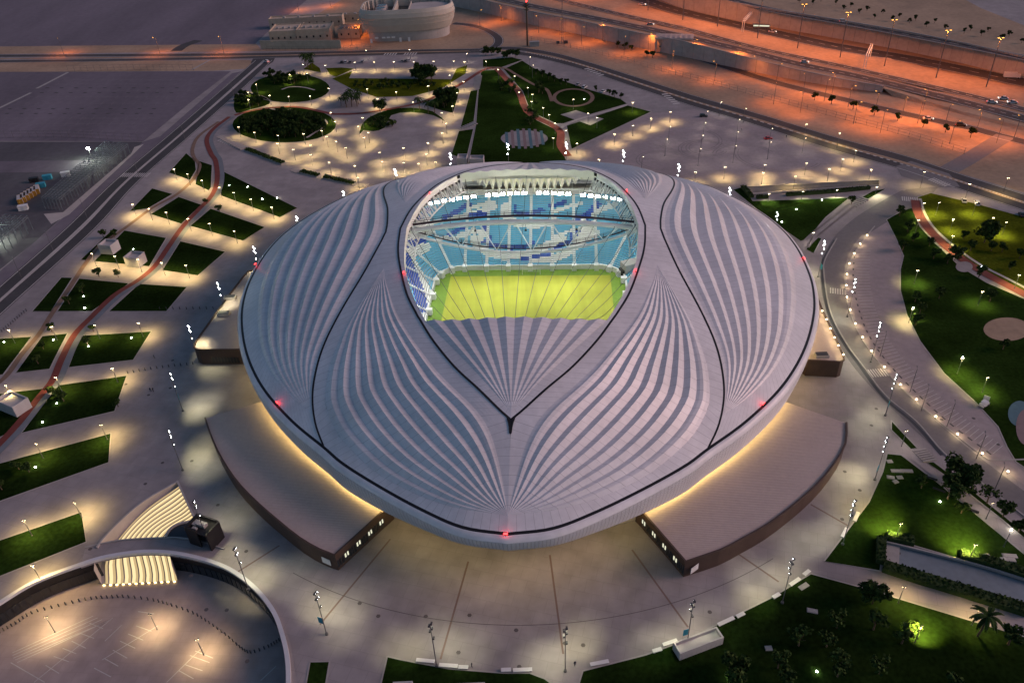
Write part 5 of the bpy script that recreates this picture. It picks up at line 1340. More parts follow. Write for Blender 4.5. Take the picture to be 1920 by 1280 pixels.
# ================================================================ TREES
def leaf_cloud(mb, c, r, n, rn, s0, s1):
    for i in range(n):
        d = Vector((rn.gauss(0, 1), rn.gauss(0, 1), rn.gauss(0, 1))).normalized(); p = Vector(c) + d * r * (rn.uniform(.55, 1.05)); p.z = c[2] + (p.z - c[2]) * .78
        s = rn.uniform(s0, s1); q = (d * .6 + Vector((rn.gauss(0, .6), rn.gauss(0, .6), rn.gauss(.3, .6)))).normalized().to_track_quat('Z', 'Y')
        mb.add([p + q @ Vector(v) for v in ((-s, -s * .6, 0), (s * .2, -s, .12 * s), (s, s * .4, 0), (-s * .3, s, .1 * s))], [(0, 1, 2, 3)], rn.choice((0, 0, 1, 1, 2)))
def crown_mesh(seed, R, H, n_blob, n_leaf, s0, s1, mats):
    rn = random.Random(seed); mb = MB()
    for k in range(n_blob):
        a = rn.uniform(0, 6.283); q = R * rn.uniform(.15, .72); z = H * rn.uniform(.25, .85)
        leaf_cloud(mb, (q * math.cos(a), q * math.sin(a), z), R * rn.uniform(.28, .5), n_leaf, rn, s0, s1)
    return mb.mesh('crown', mats)
def trunk_mesh(seed, h, R):
    rn = random.Random(seed); mb = MB(); mb.tube((0, 0, 0), (.1, .05, h), .2, .12, 6)
    for k in range(4):
        a = k * 1.6 + rn.uniform(0, .6); mb.tube((.1, .05, h * .9), (R * .5 * math.cos(a), R * .5 * math.sin(a), h + R * .55), .1, .03, 5)
    return mb.mesh('trunk', M['bark'])
CM = [M['leaf1'], M['leaf2'], M['leaf3']]; CMd = [M['leaf1'], M['leaf1'], M['leaf2']]
KIND = {}
for nm, R, H, nb, nl, s0, s1, ms, th in (('round', 2.2, 3.4, 8, 38, .22, .42, CM, 1.6), ('dark', 3.4, 5.2, 9, 34, .35, .65, CMd, 2.0), ('big', 4.0, 5.8, 13, 60, .28, .52, CM, 2.4), ('shrub', 1.2, 1.4, 5, 24, .15, .3, CM, .2), ('sparse', 2.4, 3.6, 6, 26, .2, .4, CM, 2.0), ('street', 2.0, 2.8, 7, 30, .25, .42, CMd, 2.0)):
    KIND[nm] = [(crown_mesh(11 * k + len(nm), R, H, nb, nl, s0, s1, ms), trunk_mesh(k, th, R), th) for k in range(3)]
def palm():
    tr = MB(); pts = [(0, 0, 0), (.15, 0, 2.5), (.2, .1, 5), (.2, .15, 6.6)]
    for a, b in zip(pts[:-1], pts[1:]): tr.tube(a, b, .26, .2, 7)
    fr = MB(); rn = random.Random(3)
    for k in range(20):
        a = k * 2.39996; el = .9 - .09 * (k % 14); prev = Vector((.2, .15, 6.6)); d = Vector((math.cos(a), math.sin(a), el))
        for j in range(6):
            nx = prev + d.normalized() * .62; n_ = Vector((-d.y, d.x, 0)).normalized(); w = .42 * math.sin(math.pi * (j + 1.1) / 7.2)
            fr.add([prev - n_ * w - Vector((0, 0, .15)), prev, nx, nx - n_ * w - Vector((0, 0, .15))], [(0, 1, 2, 3)], k % 2); fr.add([prev, prev + n_ * w - Vector((0, 0, .15)), nx + n_ * w - Vector((0, 0, .15)), nx], [(0, 1, 2, 3)], k % 2)
            prev = nx; d.z -= .34
    return fr.mesh('fronds', [M['leaf1'], M['leaf2']]), tr.mesh('trunk', M['bark'])
PALM = palm()
rt = random.Random(5)
def tree(kind, px, py, lab, group=None, s=1.0, z=0.0, cat='tree', name=None):
    g = G(px, py, z); rzz = rt.uniform(0, 6.28); s *= rt.uniform(.88, 1.14)
    if kind == 'palm':
        r = empty(name or 'palm_tree', tuple(g), rzz, lab, cat, group); link('trunk', PALM[1], r, scale=s); link('crown', PALM[0], r, scale=s); return r
    cm, tm, th = rt.choice(KIND[kind]); r = empty(name or ('shrub' if kind == 'shrub' else 'tree'), tuple(g), rzz, lab, cat if kind != 'shrub' else 'shrub', group)
    link('trunk', tm, r, scale=s); link('crown', cm, r, (0, 0, th * .7 * s), scale=s); return r
# dark groves of the park
def grove(cx, cy, rx, ry, n, kind, lab, group, s=1.0, seed=1, skip=None):
    rn = random.Random(seed); pts = []; tries = 0
    while len(pts) < n and tries < 6000:
        tries += 1; x, y = cx + rx * rn.uniform(-1, 1), cy + ry * rn.uniform(-1, 1)
        if ((x - cx) / rx) ** 2 + ((y - cy) / ry) ** 2 > 1 or (skip and skip(x, y)): continue
        if any(abs(x - a) < 6.5 and abs(y - b) < 3.0 for a, b in pts): continue
        pts.append((x, y))
    pts.sort()
    for i, (x, y) in enumerate(pts): tree(kind, x, y, lab + (', ' + nth(i, len(pts)) if len(pts) <= 20 else ''), group, s * rn.uniform(.8, 1.3))
grove(532, 239, 80, 20, 74, 'dark', 'dark bushy tree standing in the lower oval grove of the park', 'trees of the lower oval grove', .78, 2)
grove(532, 150, 46, 8, 20, 'dark', 'dark leafy tree on the back edge of the upper oval lawn', 'trees of the upper oval lawn', .62, 3)
grove(468, 192, 26, 13, 16, 'dark', 'dark tree in the clump at the left tip of the oval lawns', 'trees between the oval lawns', .7, 4)
grove(795, 150, 16, 8, 9, 'big', 'big dark tree in the clump on the crescent lawn', 'trees of the crescent lawn clump', 1.0, 5)
grove(838, 192, 18, 12, 12, 'dark', 'dark tree in the wedge-shaped clump left of the long lawn', 'trees of the wedge clump', 1.0, 6)
grove(712, 234, 26, 7, 16, 'shrub', 'low dark shrub in the bed inside the curved green band', 'shrubs inside the curved band', 1.6, 7)
grove(735, 160, 80, 8, 26, 'shrub', 'low shrub scattered over the crescent lawn', 'shrubs of the crescent lawn', 1.5, 8)
grove(585, 124, 12, 6, 6, 'palm', 'palm in the small three-cornered bed above the upper oval lawn', 'palms of the three-cornered bed', 1.0, 9)
grove(656, 194, 22, 9, 10, 'palm', 'palm on the sandy square between oval lawns and crescent', 'palms of the sandy square', .9, 10)
tree('palm', 787, 206, 'palm at the left end of the red path fork', None, 1); tree('big', 713, 210, 'round dark tree alone above the curved green band'); tree('palm', 803, 213, 'palm below the fork of the red path'); tree('palm', 815, 213, 'palm right of its twin on the curved band'); tree('palm', 673, 186, 'palm alone right of the sandy square')
for i, (x, y) in enumerate(((911, 104), (922, 104), (934, 103), (956, 107), (967, 108), (946, 111))): tree('big', x, y, 'round dark street tree at the top of the long lawn, %s' % nth(i, 6), 'street trees above the long lawn', .75)
for i, (x, y) in enumerate(((1005, 140), (1017, 144), (1029, 149), (1040, 153), (1052, 159), (1062, 160), (1118, 171), (1142, 179), (1152, 183), (1164, 186))): tree('street', x, y, 'small dark tree edging the lawn beside the car row, %s' % nth(i, 10), 'trees along the lawn edge', .9)
grove(1000, 215, 14, 30, 10, 'shrub', 'small shrub dotted beside the red path on the long lawn', 'shrubs by the red path', 1.4, 12)
grove(950, 165, 20, 12, 7, 'shrub', 'dark bush at the upper right of the long lawn', 'bushes of the long lawn', 1.7, 13)
grove(1015, 172, 6, 5, 3, 'round', 'round dark tree inside the lawn left of the brown loop path', 'trees left of the loop path', 1.1, 14)
for i, (x, y) in enumerate(((946, 32), (966, 36), (1037, 50), (1087, 59), (1112, 63), (1140, 69), (1194, 80), (1157, 90), (1172, 93), (1183, 96), (1213, 106), (1223, 109), (1239, 97))): tree('street', x, y, 'small round tree on the desert strip before the long wall, %s' % nth(i, 13), 'trees before the long wall', 1.05)
Z3 = lambda x, y: (1280 + x / 2.977, y / 2.977)
for i, (x, y) in enumerate(((735, 560), (830, 580), (950, 612), (1068, 645), (1200, 675), (1340, 712), (1465, 740), (1605, 770))): tree('street', *Z3(x, y), 'small street tree beside the orange-lit service road, %s' % nth(i, 8), 'trees beside the service road', 1.1)
up_ = sorted(((650, 18), (727, 28), (772, 12), (855, 28), (938, 43), (897, 58), (985, 80), (1028, 64), (1070, 103), (1117, 80), (1210, 100), (1165, 118), (1300, 116), (1265, 132), (1405, 130), (1360, 152), (1465, 168), (1605, 172), (1570, 188), (1703, 180), (1665, 203), (1820, 205), (1780, 222), (1890, 243)))
for i, (x, y) in enumerate(up_):
    p = Z3(x, y); tree('street', p[0], p[1], 'small dark tree on the uppermost sand beyond the highway', 'trees beyond the highway', .8, hz1(p[0]) + UP)
# right-hand park
for x, y, s, lab in ((1845, 455, 1.5, 'spreading tree in the brightest patch of the right-hand park'), (1790, 488, 1.1, 'tree on the bend of the red path in the right-hand park')): tree('big', x, y, lab, None, s * .8)
for i, (x, y) in enumerate(((1806, 449), (1819, 470), (1858, 471), (1878, 473), (1911, 485), (1893, 505))): tree('round', x, y, 'small round tree on the bright right-hand lawn, %s' % nth(i, 6), 'small trees of the bright lawn', .9)
for i, (x, y) in enumerate(((1701, 434), (1712, 452), (1742, 462), (1750, 485), (1776, 494), (1692, 470), (1715, 566), (1724, 588), (1716, 610), (1835, 520), (1855, 565), (1760, 560), (1880, 655))): tree('round', x, y, 'dark small tree on the shaded right-hand lawn, %s' % nth(i, 13), 'small trees of the shaded lawn', 1.0)
for x, y, k, lab in ((1686, 405, 'round', 'bush where the right-hand red path begins'), (1790, 902, 'big', 'large dark tree standing between the drive and the paved path'), (1808, 920, 'big', 'broad tree right below the largest tree by the drive'), (1776, 935, 'big', 'dark tree overhanging the paved path'), (1850, 943, 'sparse', 'yellow-green uplit tree beside the drive'), (1802, 962, 'round', 'small tree between lawn and paved path'),
                     (1880, 968, 'round', 'round tree right of the lamp beside the drive'), (1909, 997, 'round', 'last round tree toward the right edge by the drive'), (1727, 915, 'sparse', 'thin tree on the dark lawn left of the paved path'), (1596, 383, 'round', 'small palm-like tree beside the lit steps on the right')): tree(k, x, y, lab, None, .95 if k == 'big' else 1.0)
# lower right lawn
for x, y, k, s, lab in ((1635, 1132, 'big', .8, 'grey-green tree at the corner of path and lower right lawn'), (1637, 1180, 'sparse', 1.1, 'thin tree below the corner tree of the lower right lawn'), (1690, 1206, 'sparse', 1.2, 'small tree at the edge of the green light pool'), (1833, 1192, 'palm', 1.0, 'feathery palm-like tree over the paved path at right'), (1890, 1208, 'round', 1.3, 'bushy tree at the right edge below the path'),
                        (1497, 1210, 'sparse', 1.2, 'thin tree, leftmost of three in the dark lower lawn'), (1549, 1212, 'round', 1.1, 'small tree in the middle of the dark lower lawn'), (1572, 1255, 'sparse', 1.1, 'slender tree above the bright uplight'), (1458, 1252, 'sparse', 1.2, 'thin tree left in the dark lower lawn'), (1570, 1268, 'round', 1.1, 'tree lit from below in the dark lower lawn'), (1385, 1280, 'big', .9, 'wide dark tree behind the low stair enclosure'),
                        (1568, 1176, 'sparse', 1.1, 'faint tree upper middle of the dark lower lawn'), (1647, 1262, 'sparse', 1.1, 'faint tree right of the slender one'), (1472, 1282, 'round', 1.1, 'tree cut by the bottom edge'), (1372, 1262, 'round', 1.2, 'uplit tree near the bottom edge'), (1785, 1290, 'round', 1.2, 'tree at the bottom edge right of the light pool'), (1710, 1185, 'shrub', 1.5, 'little bush inside the green light pool')): tree(k, x, y, lab, None, s)
# trees scattered on the strip lawns
for i, (x, y) in enumerate(((186, 519), (222, 520), (155, 549), (130, 570), (176, 622), (98, 622), (166, 648), (82, 655), (72, 682), (108, 745), (98, 740), (120, 752), (36, 880), (55, 885), (4, 918), (215, 445), (195, 446), (388, 383), (412, 398), (222, 762))): tree('round', x, y, 'small dark sapling on the strip lawns left of the stadium, %s' % nth(i, 20), 'saplings of the strip lawns', .8)
# hedges by the ramp and the trough
def hedge(pts, w, h, lab):
    P = [G(*p) for p in pts]; o = P[0].copy(); r = empty('hedge', tuple(o), 0, lab, 'hedge'); mb = MB(); wall_along(mb, [tuple(p - o) for p in P], h, h, w, 0, 3, px=False); mb.build('core', M['hedge'], r)
    lf = MB(); rn = random.Random(len(lab)); tot = 0
    for a, b in zip(P[:-1], P[1:]):
        d = b - a; n_ = Vector((-d.y, d.x, 0)).normalized()
        for i in range(int(d.length * w * 9)):
            p = a - o + d * rn.random() + n_ * rn.uniform(-w / 2 - .15, w / 2 + .15) + Vector((0, 0, h + rn.uniform(-.25, .25))); s = rn.uniform(.12, .3)
            q = Vector((rn.gauss(0, .7), rn.gauss(0, .7), 1)).normalized().to_track_quat('Z', 'Y'); lf.add([p + q @ Vector(v) for v in ((-s, -s, 0), (s, -s, 0), (s, s, .05), (-s, s, 0))], [(0, 1, 2, 3)], rn.choice((0, 0, 1)))
    lf.build('leaves', [M['leaf1'], M['leaf2']], r)['kind'] = 'stuff'; return r
hedge([(1655, 1064), (1684, 1074), (1760, 1098), (1840, 1122), (1925, 1148)], 3.0, 1.6, 'dark clipped hedge between the vehicle ramp and the paved path')
hedge([(1651, 1012), (1650, 1058)], 2.0, 1.6, 'dark clipped hedge across the upper end of the vehicle ramp')
hedge([(1662, 1008), (1712, 1018)], 2.6, 1.5, 'lit yellow-green hedge at the far upper corner of the ramp'); hedge([(1800, 1042), (1860, 1058), (1930, 1082)], 2.6, 1.5, 'hedge beside the far coping of the ramp, right of the glass pit')
hedge([(1418, 372), (1440, 371)], 1.6, 1.2, 'short hedge at the left end of the pale trough'); hedge([(1474, 367), (1560, 361), (1630, 354)], 1.8, 1.2, 'long lit hedge along the near side of the pale trough'); hedge([(1393, 352), (1409, 371)], 2.2, 1.2, 'hedge across the left end of the pale trough')
# ================================================================ LAMPS
def lamp_meshes(h, head, arms=2, r=.09):
    p = MB(); p.tube((0, 0, 0), (0, 0, h), r * 1.25, r, 6); p.tube((0, 0, 0), (0, 0, .3), r * 2.2, r * 2, 6)
    if arms == 2: p.tube((-.55, 0, h), (.55, 0, h), .05, .05, 4)
    else: p.tube((0, 0, h), (.7, 0, h + .05), .05, .05, 4)
    hd = MB(); hd.box((0, 0, .07), (.42, .3, .1), 1); hd.sphere((0, 0, -.08), head, 8, 5, 0, (1, .8, .7))
    return p.mesh('pole', M['pole']), hd.mesh('lamp_head', [M['warm'], M['dsteel']])
LW = {}
def spot(name, e, col, size=130, blend=.7, soft=.25):
    l = bpy.data.lights.new(name, 'SPOT'); l.energy = e; l.color = col; l.spot_size = rad(size); l.spot_blend = blend; l.shadow_soft_size = soft; return l
LS = 1.0
WARM = (1.0, .70, .27); COOL = (.95, .97, 1.0)
sp_path = spot('path_light', 3900 * LS, WARM, 152, .8); sp_park = spot('park_light', 2700 * LS, WARM, 136, .8); sp_lot = spot('lot_light', 420 * LS, (1, .85, .7), 120, .8)
PM, PH = lamp_meshes(6.0, .135); PM1, PH1 = lamp_meshes(7.0, .14, 1)
def path_lamp(px, py, lab, group, h=6.0, light=None, z=0.0, rz=None, one=False, off=(0, 0)):
    "px,py: the lamp head in the photograph"
    g = G(px, py, z + h); g.z = z; r = empty('street_lamp', tuple(g), rt.uniform(-.4, .4) if rz is None else rz, lab, 'street lamp', group); s = h / (7.0 if one else 6.0)
    link('pole', PM1 if one else PM, r, scale=(1, 1, s)); [link('lamp_head', PH1 if one else PH, r, (x, 0, h)) for x in ((.6,) if one else (-.3, .3))]
    if light:
        l = bpy.data.objects.new('lamp_light', light); COL.objects.link(l); l.parent = r; l.location = (0, 0, h - .35); l.rotation_euler = (off[1], off[0], 0)
    return r
def row(pts, text, group, **k):
    pts = sorted(pts)
    for i, (x, y) in enumerate(pts): path_lamp(x, y, text % nth(i, len(pts)), group, **k)
ST = [([(326, 317), (351, 326), (378, 338), (411, 351), (438, 361), (470, 373), (509, 388)], 'second-farthest'), ([(248, 383), (279, 391), (311, 398), (352, 410), (392, 419), (439, 433)], 'third-farthest'), ([(172, 475), (215, 480), (258, 486), (302, 492), (348, 497)], 'kiosk-lawn'),
      ([(16, 618), (96, 612), (177, 609), (259, 605)], 'middle'), ([(10, 722), (104, 707), (210, 690)], 'fourth-nearest'), ([(67, 831), (189, 796)], 'third-nearest'), ([(44, 975), (139, 941)], 'second-nearest'), ([(60, 1059)], 'nearest')]
for pts, w in ST: row(pts, 'twin-headed lamp on the %s lit strip between left lawns, ' % w + '%s', 'lamps between the left lawns', light=sp_path)
row([(466, 187), (480, 158), (465, 173), (505, 179), (541, 181), (581, 180), (616, 166)], 'twin-headed lamp round the upper oval lawn, %s', 'lamps of the upper oval lawn', light=sp_park)
row([(447, 238), (477, 248), (521, 254), (569, 251), (603, 245), (628, 228), (620, 211)], 'twin-headed lamp round the lower oval grove, %s', 'lamps of the lower oval grove', light=sp_park)
row([(568, 121), (610, 123), (543, 140), (575, 138)], 'warm lamp near the three-cornered palm bed, %s', 'lamps by the palm bed', light=sp_park)
row([(520, 269), (550, 280), (582, 290), (617, 304), (582, 272), (648, 277), (630, 265), (612, 256)], 'warm lamp on the plaza below the oval grove, %s', 'lamps below the oval grove', light=sp_park)
Z2 = lambda x, y: (640 + x / 2.977, y / 2.977)
row([Z2(*p) for p in ((143, 497), (305, 513), (485, 480), (605, 420), (687, 345), (682, 455), (647, 518), (202, 553), (400, 570))], 'warm lamp along the crescent lawn path, %s', 'lamps of the crescent lawn', light=sp_park)
row([Z2(*p) for p in ((73, 348), (182, 347), (293, 345), (404, 345), (515, 343), (627, 342))], 'bright lamp in the car row above the crescent lawn, %s', 'lamps of the car row', light=sp_park)
row([Z2(*p) for p in ((138, 282), (380, 278), (700, 300))], 'lamp beside the road before the pale oval building, %s', 'lamps before the oval building', light=sp_lot)
row([Z2(*p) for p in ((95, 705), (127, 768), (118, 658), (150, 740), (213, 850), (347, 825), (473, 860), (483, 797), (563, 742), (585, 688), (560, 630), (620, 592))], 'warm lamp round the curved green band, %s', 'lamps round the curved band', light=sp_park)
row([Z2(*p) for p in ((227, 903), (348, 907), (75, 925), (92, 990), (430, 912), (525, 905))], 'warm lamp on the plaza just behind the roof, %s', 'lamps just behind the roof', light=sp_park)
row([Z2(*p) for p in ((807, 343), (875, 388), (967, 425), (1042, 490), (993, 515), (1062, 567), (1160, 640), (1193, 687), (1255, 728), (1183, 770))], 'slim lamp beside the red path of the long lawn, %s', 'lamps of the long lawn', light=spot('lawn_light', 1100, (1, .86, .5), 150, .8))
row([Z2(*p) for p in ((1127, 602), (1295, 555), (1378, 632), (1428, 657), (1067, 527))], 'small lamp on the loop-path lawn, %s', 'lamps of the loop-path lawn', light=spot('lawn_light', 1100, (1, .86, .5), 150, .8))
row([Z2(*p) for p in ((1627, 572), (1730, 660), (1838, 625), (1525, 748), (1628, 700), (1438, 890), (1315, 800))], 'warm lamp along the kerb of the fan-shaped lot, %s', 'lamps along the fan-shaped lot', light=sp_park)
row([Z2(*p) for p in ((1050, 318), (1065, 365))] + [Z3(*p) for p in ((212, 570), (348, 605), (135, 622), (313, 667), (495, 717), (681, 770))], 'tall lamp beside the dual road right of the park, %s', 'lamps of the dual road', light=sp_lot, h=8, one=True)
row([Z3(*p) for p in ((122, 685), (108, 755), (95, 830), (305, 737), (292, 812), (487, 792))] + [Z2(*p) for p in ((1680, 875), (1832, 707), (1813, 777))], 'tall thin lamp standing in the fan-shaped lot, %s', 'lamps in the fan-shaped lot', light=sp_lot, h=9, one=True)
row([Z3(*p) for p in ((72, 960), (238, 932), (450, 962), (461, 920), (692, 910), (820, 943), (895, 888), (967, 840), (630, 983), (1053, 945))], 'warm lamp on the near edge of the fan-shaped lot, %s', 'lamps near the pale trough', light=sp_park)
row([Z3(*p) for p in ((692, 693), (877, 743), (1350, 958), (1603, 1025), (1818, 993))], 'bright lamp beside the road junction, %s', 'lamps of the junction', light=sp_park, h=8)
row([Z3(*p) for p in ((483, 1080), (672, 1068), (862, 1060), (1085, 1043))], 'small lamp on the near hedge of the pale trough, %s', 'lamps of the trough hedge', light=spot('lawn_light', 2600, (1, .9, .5), 150, .8), h=4, rz=0, off=(0, -.7))
row([Z3(*p) for p in ((1350, 1132), (1432, 1130), (1512, 1222), (1640, 1130), (1735, 1215), (1808, 1240), (1318, 1227))], 'lamp on the bright yellow-green right lawn, %s', 'lamps of the bright lawn', light=spot('lawn_light', 3600, (1, .84, .32), 130, .9))
Z6 = lambda x, y: (1280 + x / 2.977, 420 + y / 2.977)
row([Z6(*p) for p in ((1510, 65), (1313, 258), (1675, 375), (1880, 283), (1703, 855), (1562, 750), (1285, 470))], 'lamp on the dark right-hand lawn, %s', 'lamps of the dark right lawn', light=spot('lawn_light', 3600, (1, .84, .32), 130, .9))
row([Z6(*p) for p in ((730, 47), (1250, 1152))] + [(1862, 942), (1896, 994)], 'white lamp on the grass beside the right drive, %s', 'lamps beside the right drive', light=sp_lot)
ZB = lambda x, y: (1280 + x / 2.977, 850 + y / 2.977)
row([ZB(*p) for p in ((1220, 390), (1637, 508))], 'twin-headed lamp on the lawn behind the ramp hedge, %s', 'lamps behind the ramp', off=(0, .75), light=spot('lawn_light', 16000, (1, .82, .22), 100, .9))
row([ZB(*p) for p in ((1237, 742), (1657, 865))], 'twin-headed lamp on the path before the ramp hedge, %s', 'lamps before the ramp', light=sp_park)
row([ZB(*p) for p in ((1333, 962),)], '%s lamp post leaning over the green pool of the lower lawn', None, off=(-.5, .25), light=spot('pool_light', 24000, (1, .80, .2), 80, 1.0))
row([(86, 1156), (281, 1151), (369, 1198)], 'warm lamp standing in the sunken forecourt, %s', 'lamps of the forecourt', light=spot('court_light', 2600 * LS, (1, .72, .36), 150, .9), z=CZ)
# low kerb lights along the right-hand drive
kb_l = MB(); kb_l.tube((0, 0, 0), (0, 0, .9), .09, .09, 6, 1); kb_l.box((0, 0, .98), (.32, .32, .2), 0); kb_m = kb_l.mesh('kerb_light', [M['warm'], M['dsteel']])
kbp = bpy.data.lights.new('kerb_glow', 'POINT'); kbp.energy = 130; kbp.color = (1, .72, .36); kbp.shadow_soft_size = .2
def small_light(px, py, name, lab, group, light, z=0.0):
    o = tag(link(name, kb_m, None, tuple(G(px, py, z))), lab, 'bollard light', group)
    if light: l = bpy.data.objects.new('glow', light); COL.objects.link(l); l.parent = o; l.location = (0, 0, 1.5)
kl = [(1625, 443), (1612, 459), (1601, 477), (1592, 496), (1587, 516), (1586, 537), (1587, 559), (1593, 583), (1603, 609), (1616, 634), (1633, 660), (1657, 690), (1687, 723), (1717, 751), (1753, 783), (1794, 816), (1840, 852), (1888, 886)]
for i, (x, y) in enumerate(kl): small_light(x, y + 2, 'kerb_light', 'low warm kerb light on the island of the right drive, %s' % (NUM[i + 1] + ' from top' if i < 10 else NUM[18 - i] + ' from bottom'), 'kerb lights of the right drive', kbp)
for i, (x, y) in enumerate([(1541, 587), (1549, 603), (1556, 620), (1564, 637), (1571, 652), (1580, 669)]): small_light(x, y, 'kerb_light', 'low warm light on the edge of the small right annex, %s' % (NUM[i + 1] + ' from top'), 'edge lights of the right annex', kbp, HA + .4)
upl = bpy.data.lights.new('uplight', 'POINT'); upl.energy = 60; upl.color = (1, .95, .7); upl.shadow_soft_size = .15
ul_m = MB(); ul_m.tube((0, 0, 0), (0, 0, .25), .22, .26, 8, 1); ul_m.tube((0, 0, .25), (0, 0, .33), .24, .2, 8, 0); ul_me = ul_m.mesh('uplight', [M['cool'], M['dsteel']])
for i, (x, y) in enumerate(((250, 468), (157, 556), (159, 578), (101, 638), (166, 650), (247, 634), (8, 642), (107, 757), (80, 792), (67, 876), (1762, 941), (1896, 994), (1531, 1259), (1369, 1268), (1840, 500), (1805, 671), (1712, 578), (465, 351), (520, 372), (1095, 187), (560, 236), (526, 242), (492, 374), (430, 349), (1493, 393), (1466, 417), (1541, 376))):
    o = tag(link('uplight', ul_me, None, tuple(G(x, y))), 'tiny white uplight set in the grass, %s' % ('%s counting across the whole park from left' % NUM[min(20, i + 1)] if 0 else ('left lawns' if x < 420 else 'back park' if y < 420 else 'right-hand lawns')), 'uplight', 'uplights of the ' + ('left lawns' if x < 420 else 'back park' if y < 420 else 'right-hand lawns'))
    l = bpy.data.objects.new('glow', upl); COL.objects.link(l); l.parent = o; l.location = (0, 0, .7)
# masts with stacked floodlights round the plaza
MH = 15.5
def mast_meshes(seed):
    p = MB(); p.tube((0, 0, 0), (0, 0, MH), .12, .08, 8); p.tube((0, 0, 0), (0, 0, .5), .4, .34, 8)
    hd = MB(); hd.box((0, 0, 0), (.40, .45, .36), 1); hd.box((0, -.235, -.06), (.36, .05, .27), 0); hd.box((0, -.32, .17), (.42, .22, .03), 1)
    bn = MB(); bn.box((.75, 0, MH * .32), (1.15, .06, 2.0)); bn.tube((0, 0, MH * .32 + 1.0), (1.3, 0, MH * .32 + 1.0), .04, .04, 4)
    return p.mesh('pole', M['pole']), hd.mesh('floodlight', [M['cool'], M['dsteel']]), bn.mesh('banner', M['teal'])
MP, MHd, MBn = mast_meshes(0)
sp_mast = [spot('mast_light', e, c, a, 1.0, 1.2) for e, c, a in ((2300, (1.0, .92, .60), 62), (4800, (1.0, .92, .52), 46), (3600, (1.0, .94, .62), 54))]; rm = random.Random(21)
masts = [(474, 462, 1), (406, 529, 0), (351, 609, 0), (317, 698, 1), (314, 806, 1), (361, 938, 0), (438, 1026, 0), (590, 1109, 1), (806, 1168, 0), (1060, 1177, 0), (1300, 1127, 1), (1487, 1048, 0), (1604, 939, 0), (1665, 820, 1), (1683, 702, 1), (1653, 605, 0), (1606, 523, 0), (1548, 452, 1), (1459, 398, 0), (1370, 352, 0), (1274, 308, 0), (1170, 282, 0), (1062, 267, 0), (952, 269, 0), (844, 287, 0), (740, 317, 0), (643, 358, 0), (555, 405, 0)]
for i, (x, y, b) in enumerate(masts):
    g = G(x, y, MH); g.z = 0; d = (CS - g); d.z = 0; d.normalize(); ang = math.atan2(d.y, d.x) + math.pi / 2
    u, v = (g - CS).dot(EU), (g - CS).dot(EV)
    side = 'behind the stadium' if y < 360 else ('left of the stadium' if x < 700 and y < 1000 else 'right of the stadium' if x > 1400 and y < 1000 else 'on the plaza before the stadium')
    grp = [m for m in masts if ('behind the stadium' if m[1] < 360 else ('left of the stadium' if m[0] < 700 and m[1] < 1000 else 'right of the stadium' if m[0] > 1400 and m[1] < 1000 else 'on the plaza before the stadium')) == side]
    if side.startswith(('left', 'right')): grp.sort(key=lambda m: m[1]); pos = (NUM[grp.index((x, y, b)) + 1] + ' from top')
    else: grp.sort(); pos = nth(grp.index((x, y, b)), len(grp))
    r = empty('floodlight_mast', tuple(g), ang, 'tall mast %s%s, %s' % ('with teal banner ' if b else '', side, pos), 'mast', 'floodlight masts round the plaza')
    link('pole', MP, r); [link('floodlight', MHd, r, (.3 if k % 2 else -.3, 0, z)) for k, z in enumerate((MH - .1, MH - .95, MH - 1.8, MH - 2.9, MH - 5.2))]
    if b: link('banner', MBn, r)
    for sgn in (-1, 1, 0):
        l = bpy.data.objects.new('mast_light', sp_mast[rm.randrange(3)]); COL.objects.link(l); l.parent = r; l.location = (sgn * .3, -.9, MH - 1.0)
        t = Vector((sgn * rm.uniform(3.0, 9.0) + rm.uniform(-2, 2), -rm.uniform(1.0, 8.0), 0)); l.rotation_euler = (Vector(l.location) - t).to_track_quat('Z', 'Y').to_euler()
# sodium lamps of the highway
hp = MB(); hp.tube((0, 0, 0), (0, 0, 28), .35, .18, 8); hp.tube((-1.3, 0, 28), (1.3, 0, 28), .1, .1, 5); hp_m = hp.mesh('pole', M['pole'])
hh = MB(); hh.box((0, 0, .1), (1.2, .6, .3), 1); hh.box((0, 0, -.12), (1.0, .5, .2), 0); hh_m = hh.mesh('lamp_head', [M['sodium'], M['dsteel']])
SOD = (1.0, .235, .035); sod = spot('sodium_light', 25000, SOD, 150, .7, .6)
hl = [(1495, 91), (1658, 124), (1849, 163), (1345, 50), (1215, 20), (1090, -6), (1420, 72), (1575, 108), (1755, 146), (1280, 38)]
for i, (x, y) in enumerate(sorted(hl)):
    z = hz1(x); r = empty('highway_lamp', tuple(G(x, y, z)), 0, 'very tall orange sodium lamp in the highway median, %s' % nth(i, len(hl)), 'highway lamp', 'sodium lamps of the highway')
    link('pole', hp_m, r); [link('lamp_head', hh_m, r, (x, 0, 28)) for x in (-1.2, 1.2)]; l = bpy.data.objects.new('sodium_light', sod); COL.objects.link(l); l.parent = r; l.location = (0, 0, 27.4)
sp_ = MB(); sp_.tube((0, 0, 0), (0, 0, 12), .16, .1, 6); sp_.tube((0, 0, 12), (1.6, 0, 12.3), .07, .07, 4); sp_m = sp_.mesh('pole', M['pole'])
sh_ = MB(); sh_.box((1.8, 0, 12.3), (1.0, .35, .16), 1); sh_.box((1.8, 0, 12.18), (.7, .3, .12), 0); sh_m = sh_.mesh('lamp_head', [M['sodium'], M['dsteel']])
sod2 = spot('added_glow_light', 4600, SOD, 164, .9, .4)  # row filled out with added lamps to spread the orange glow
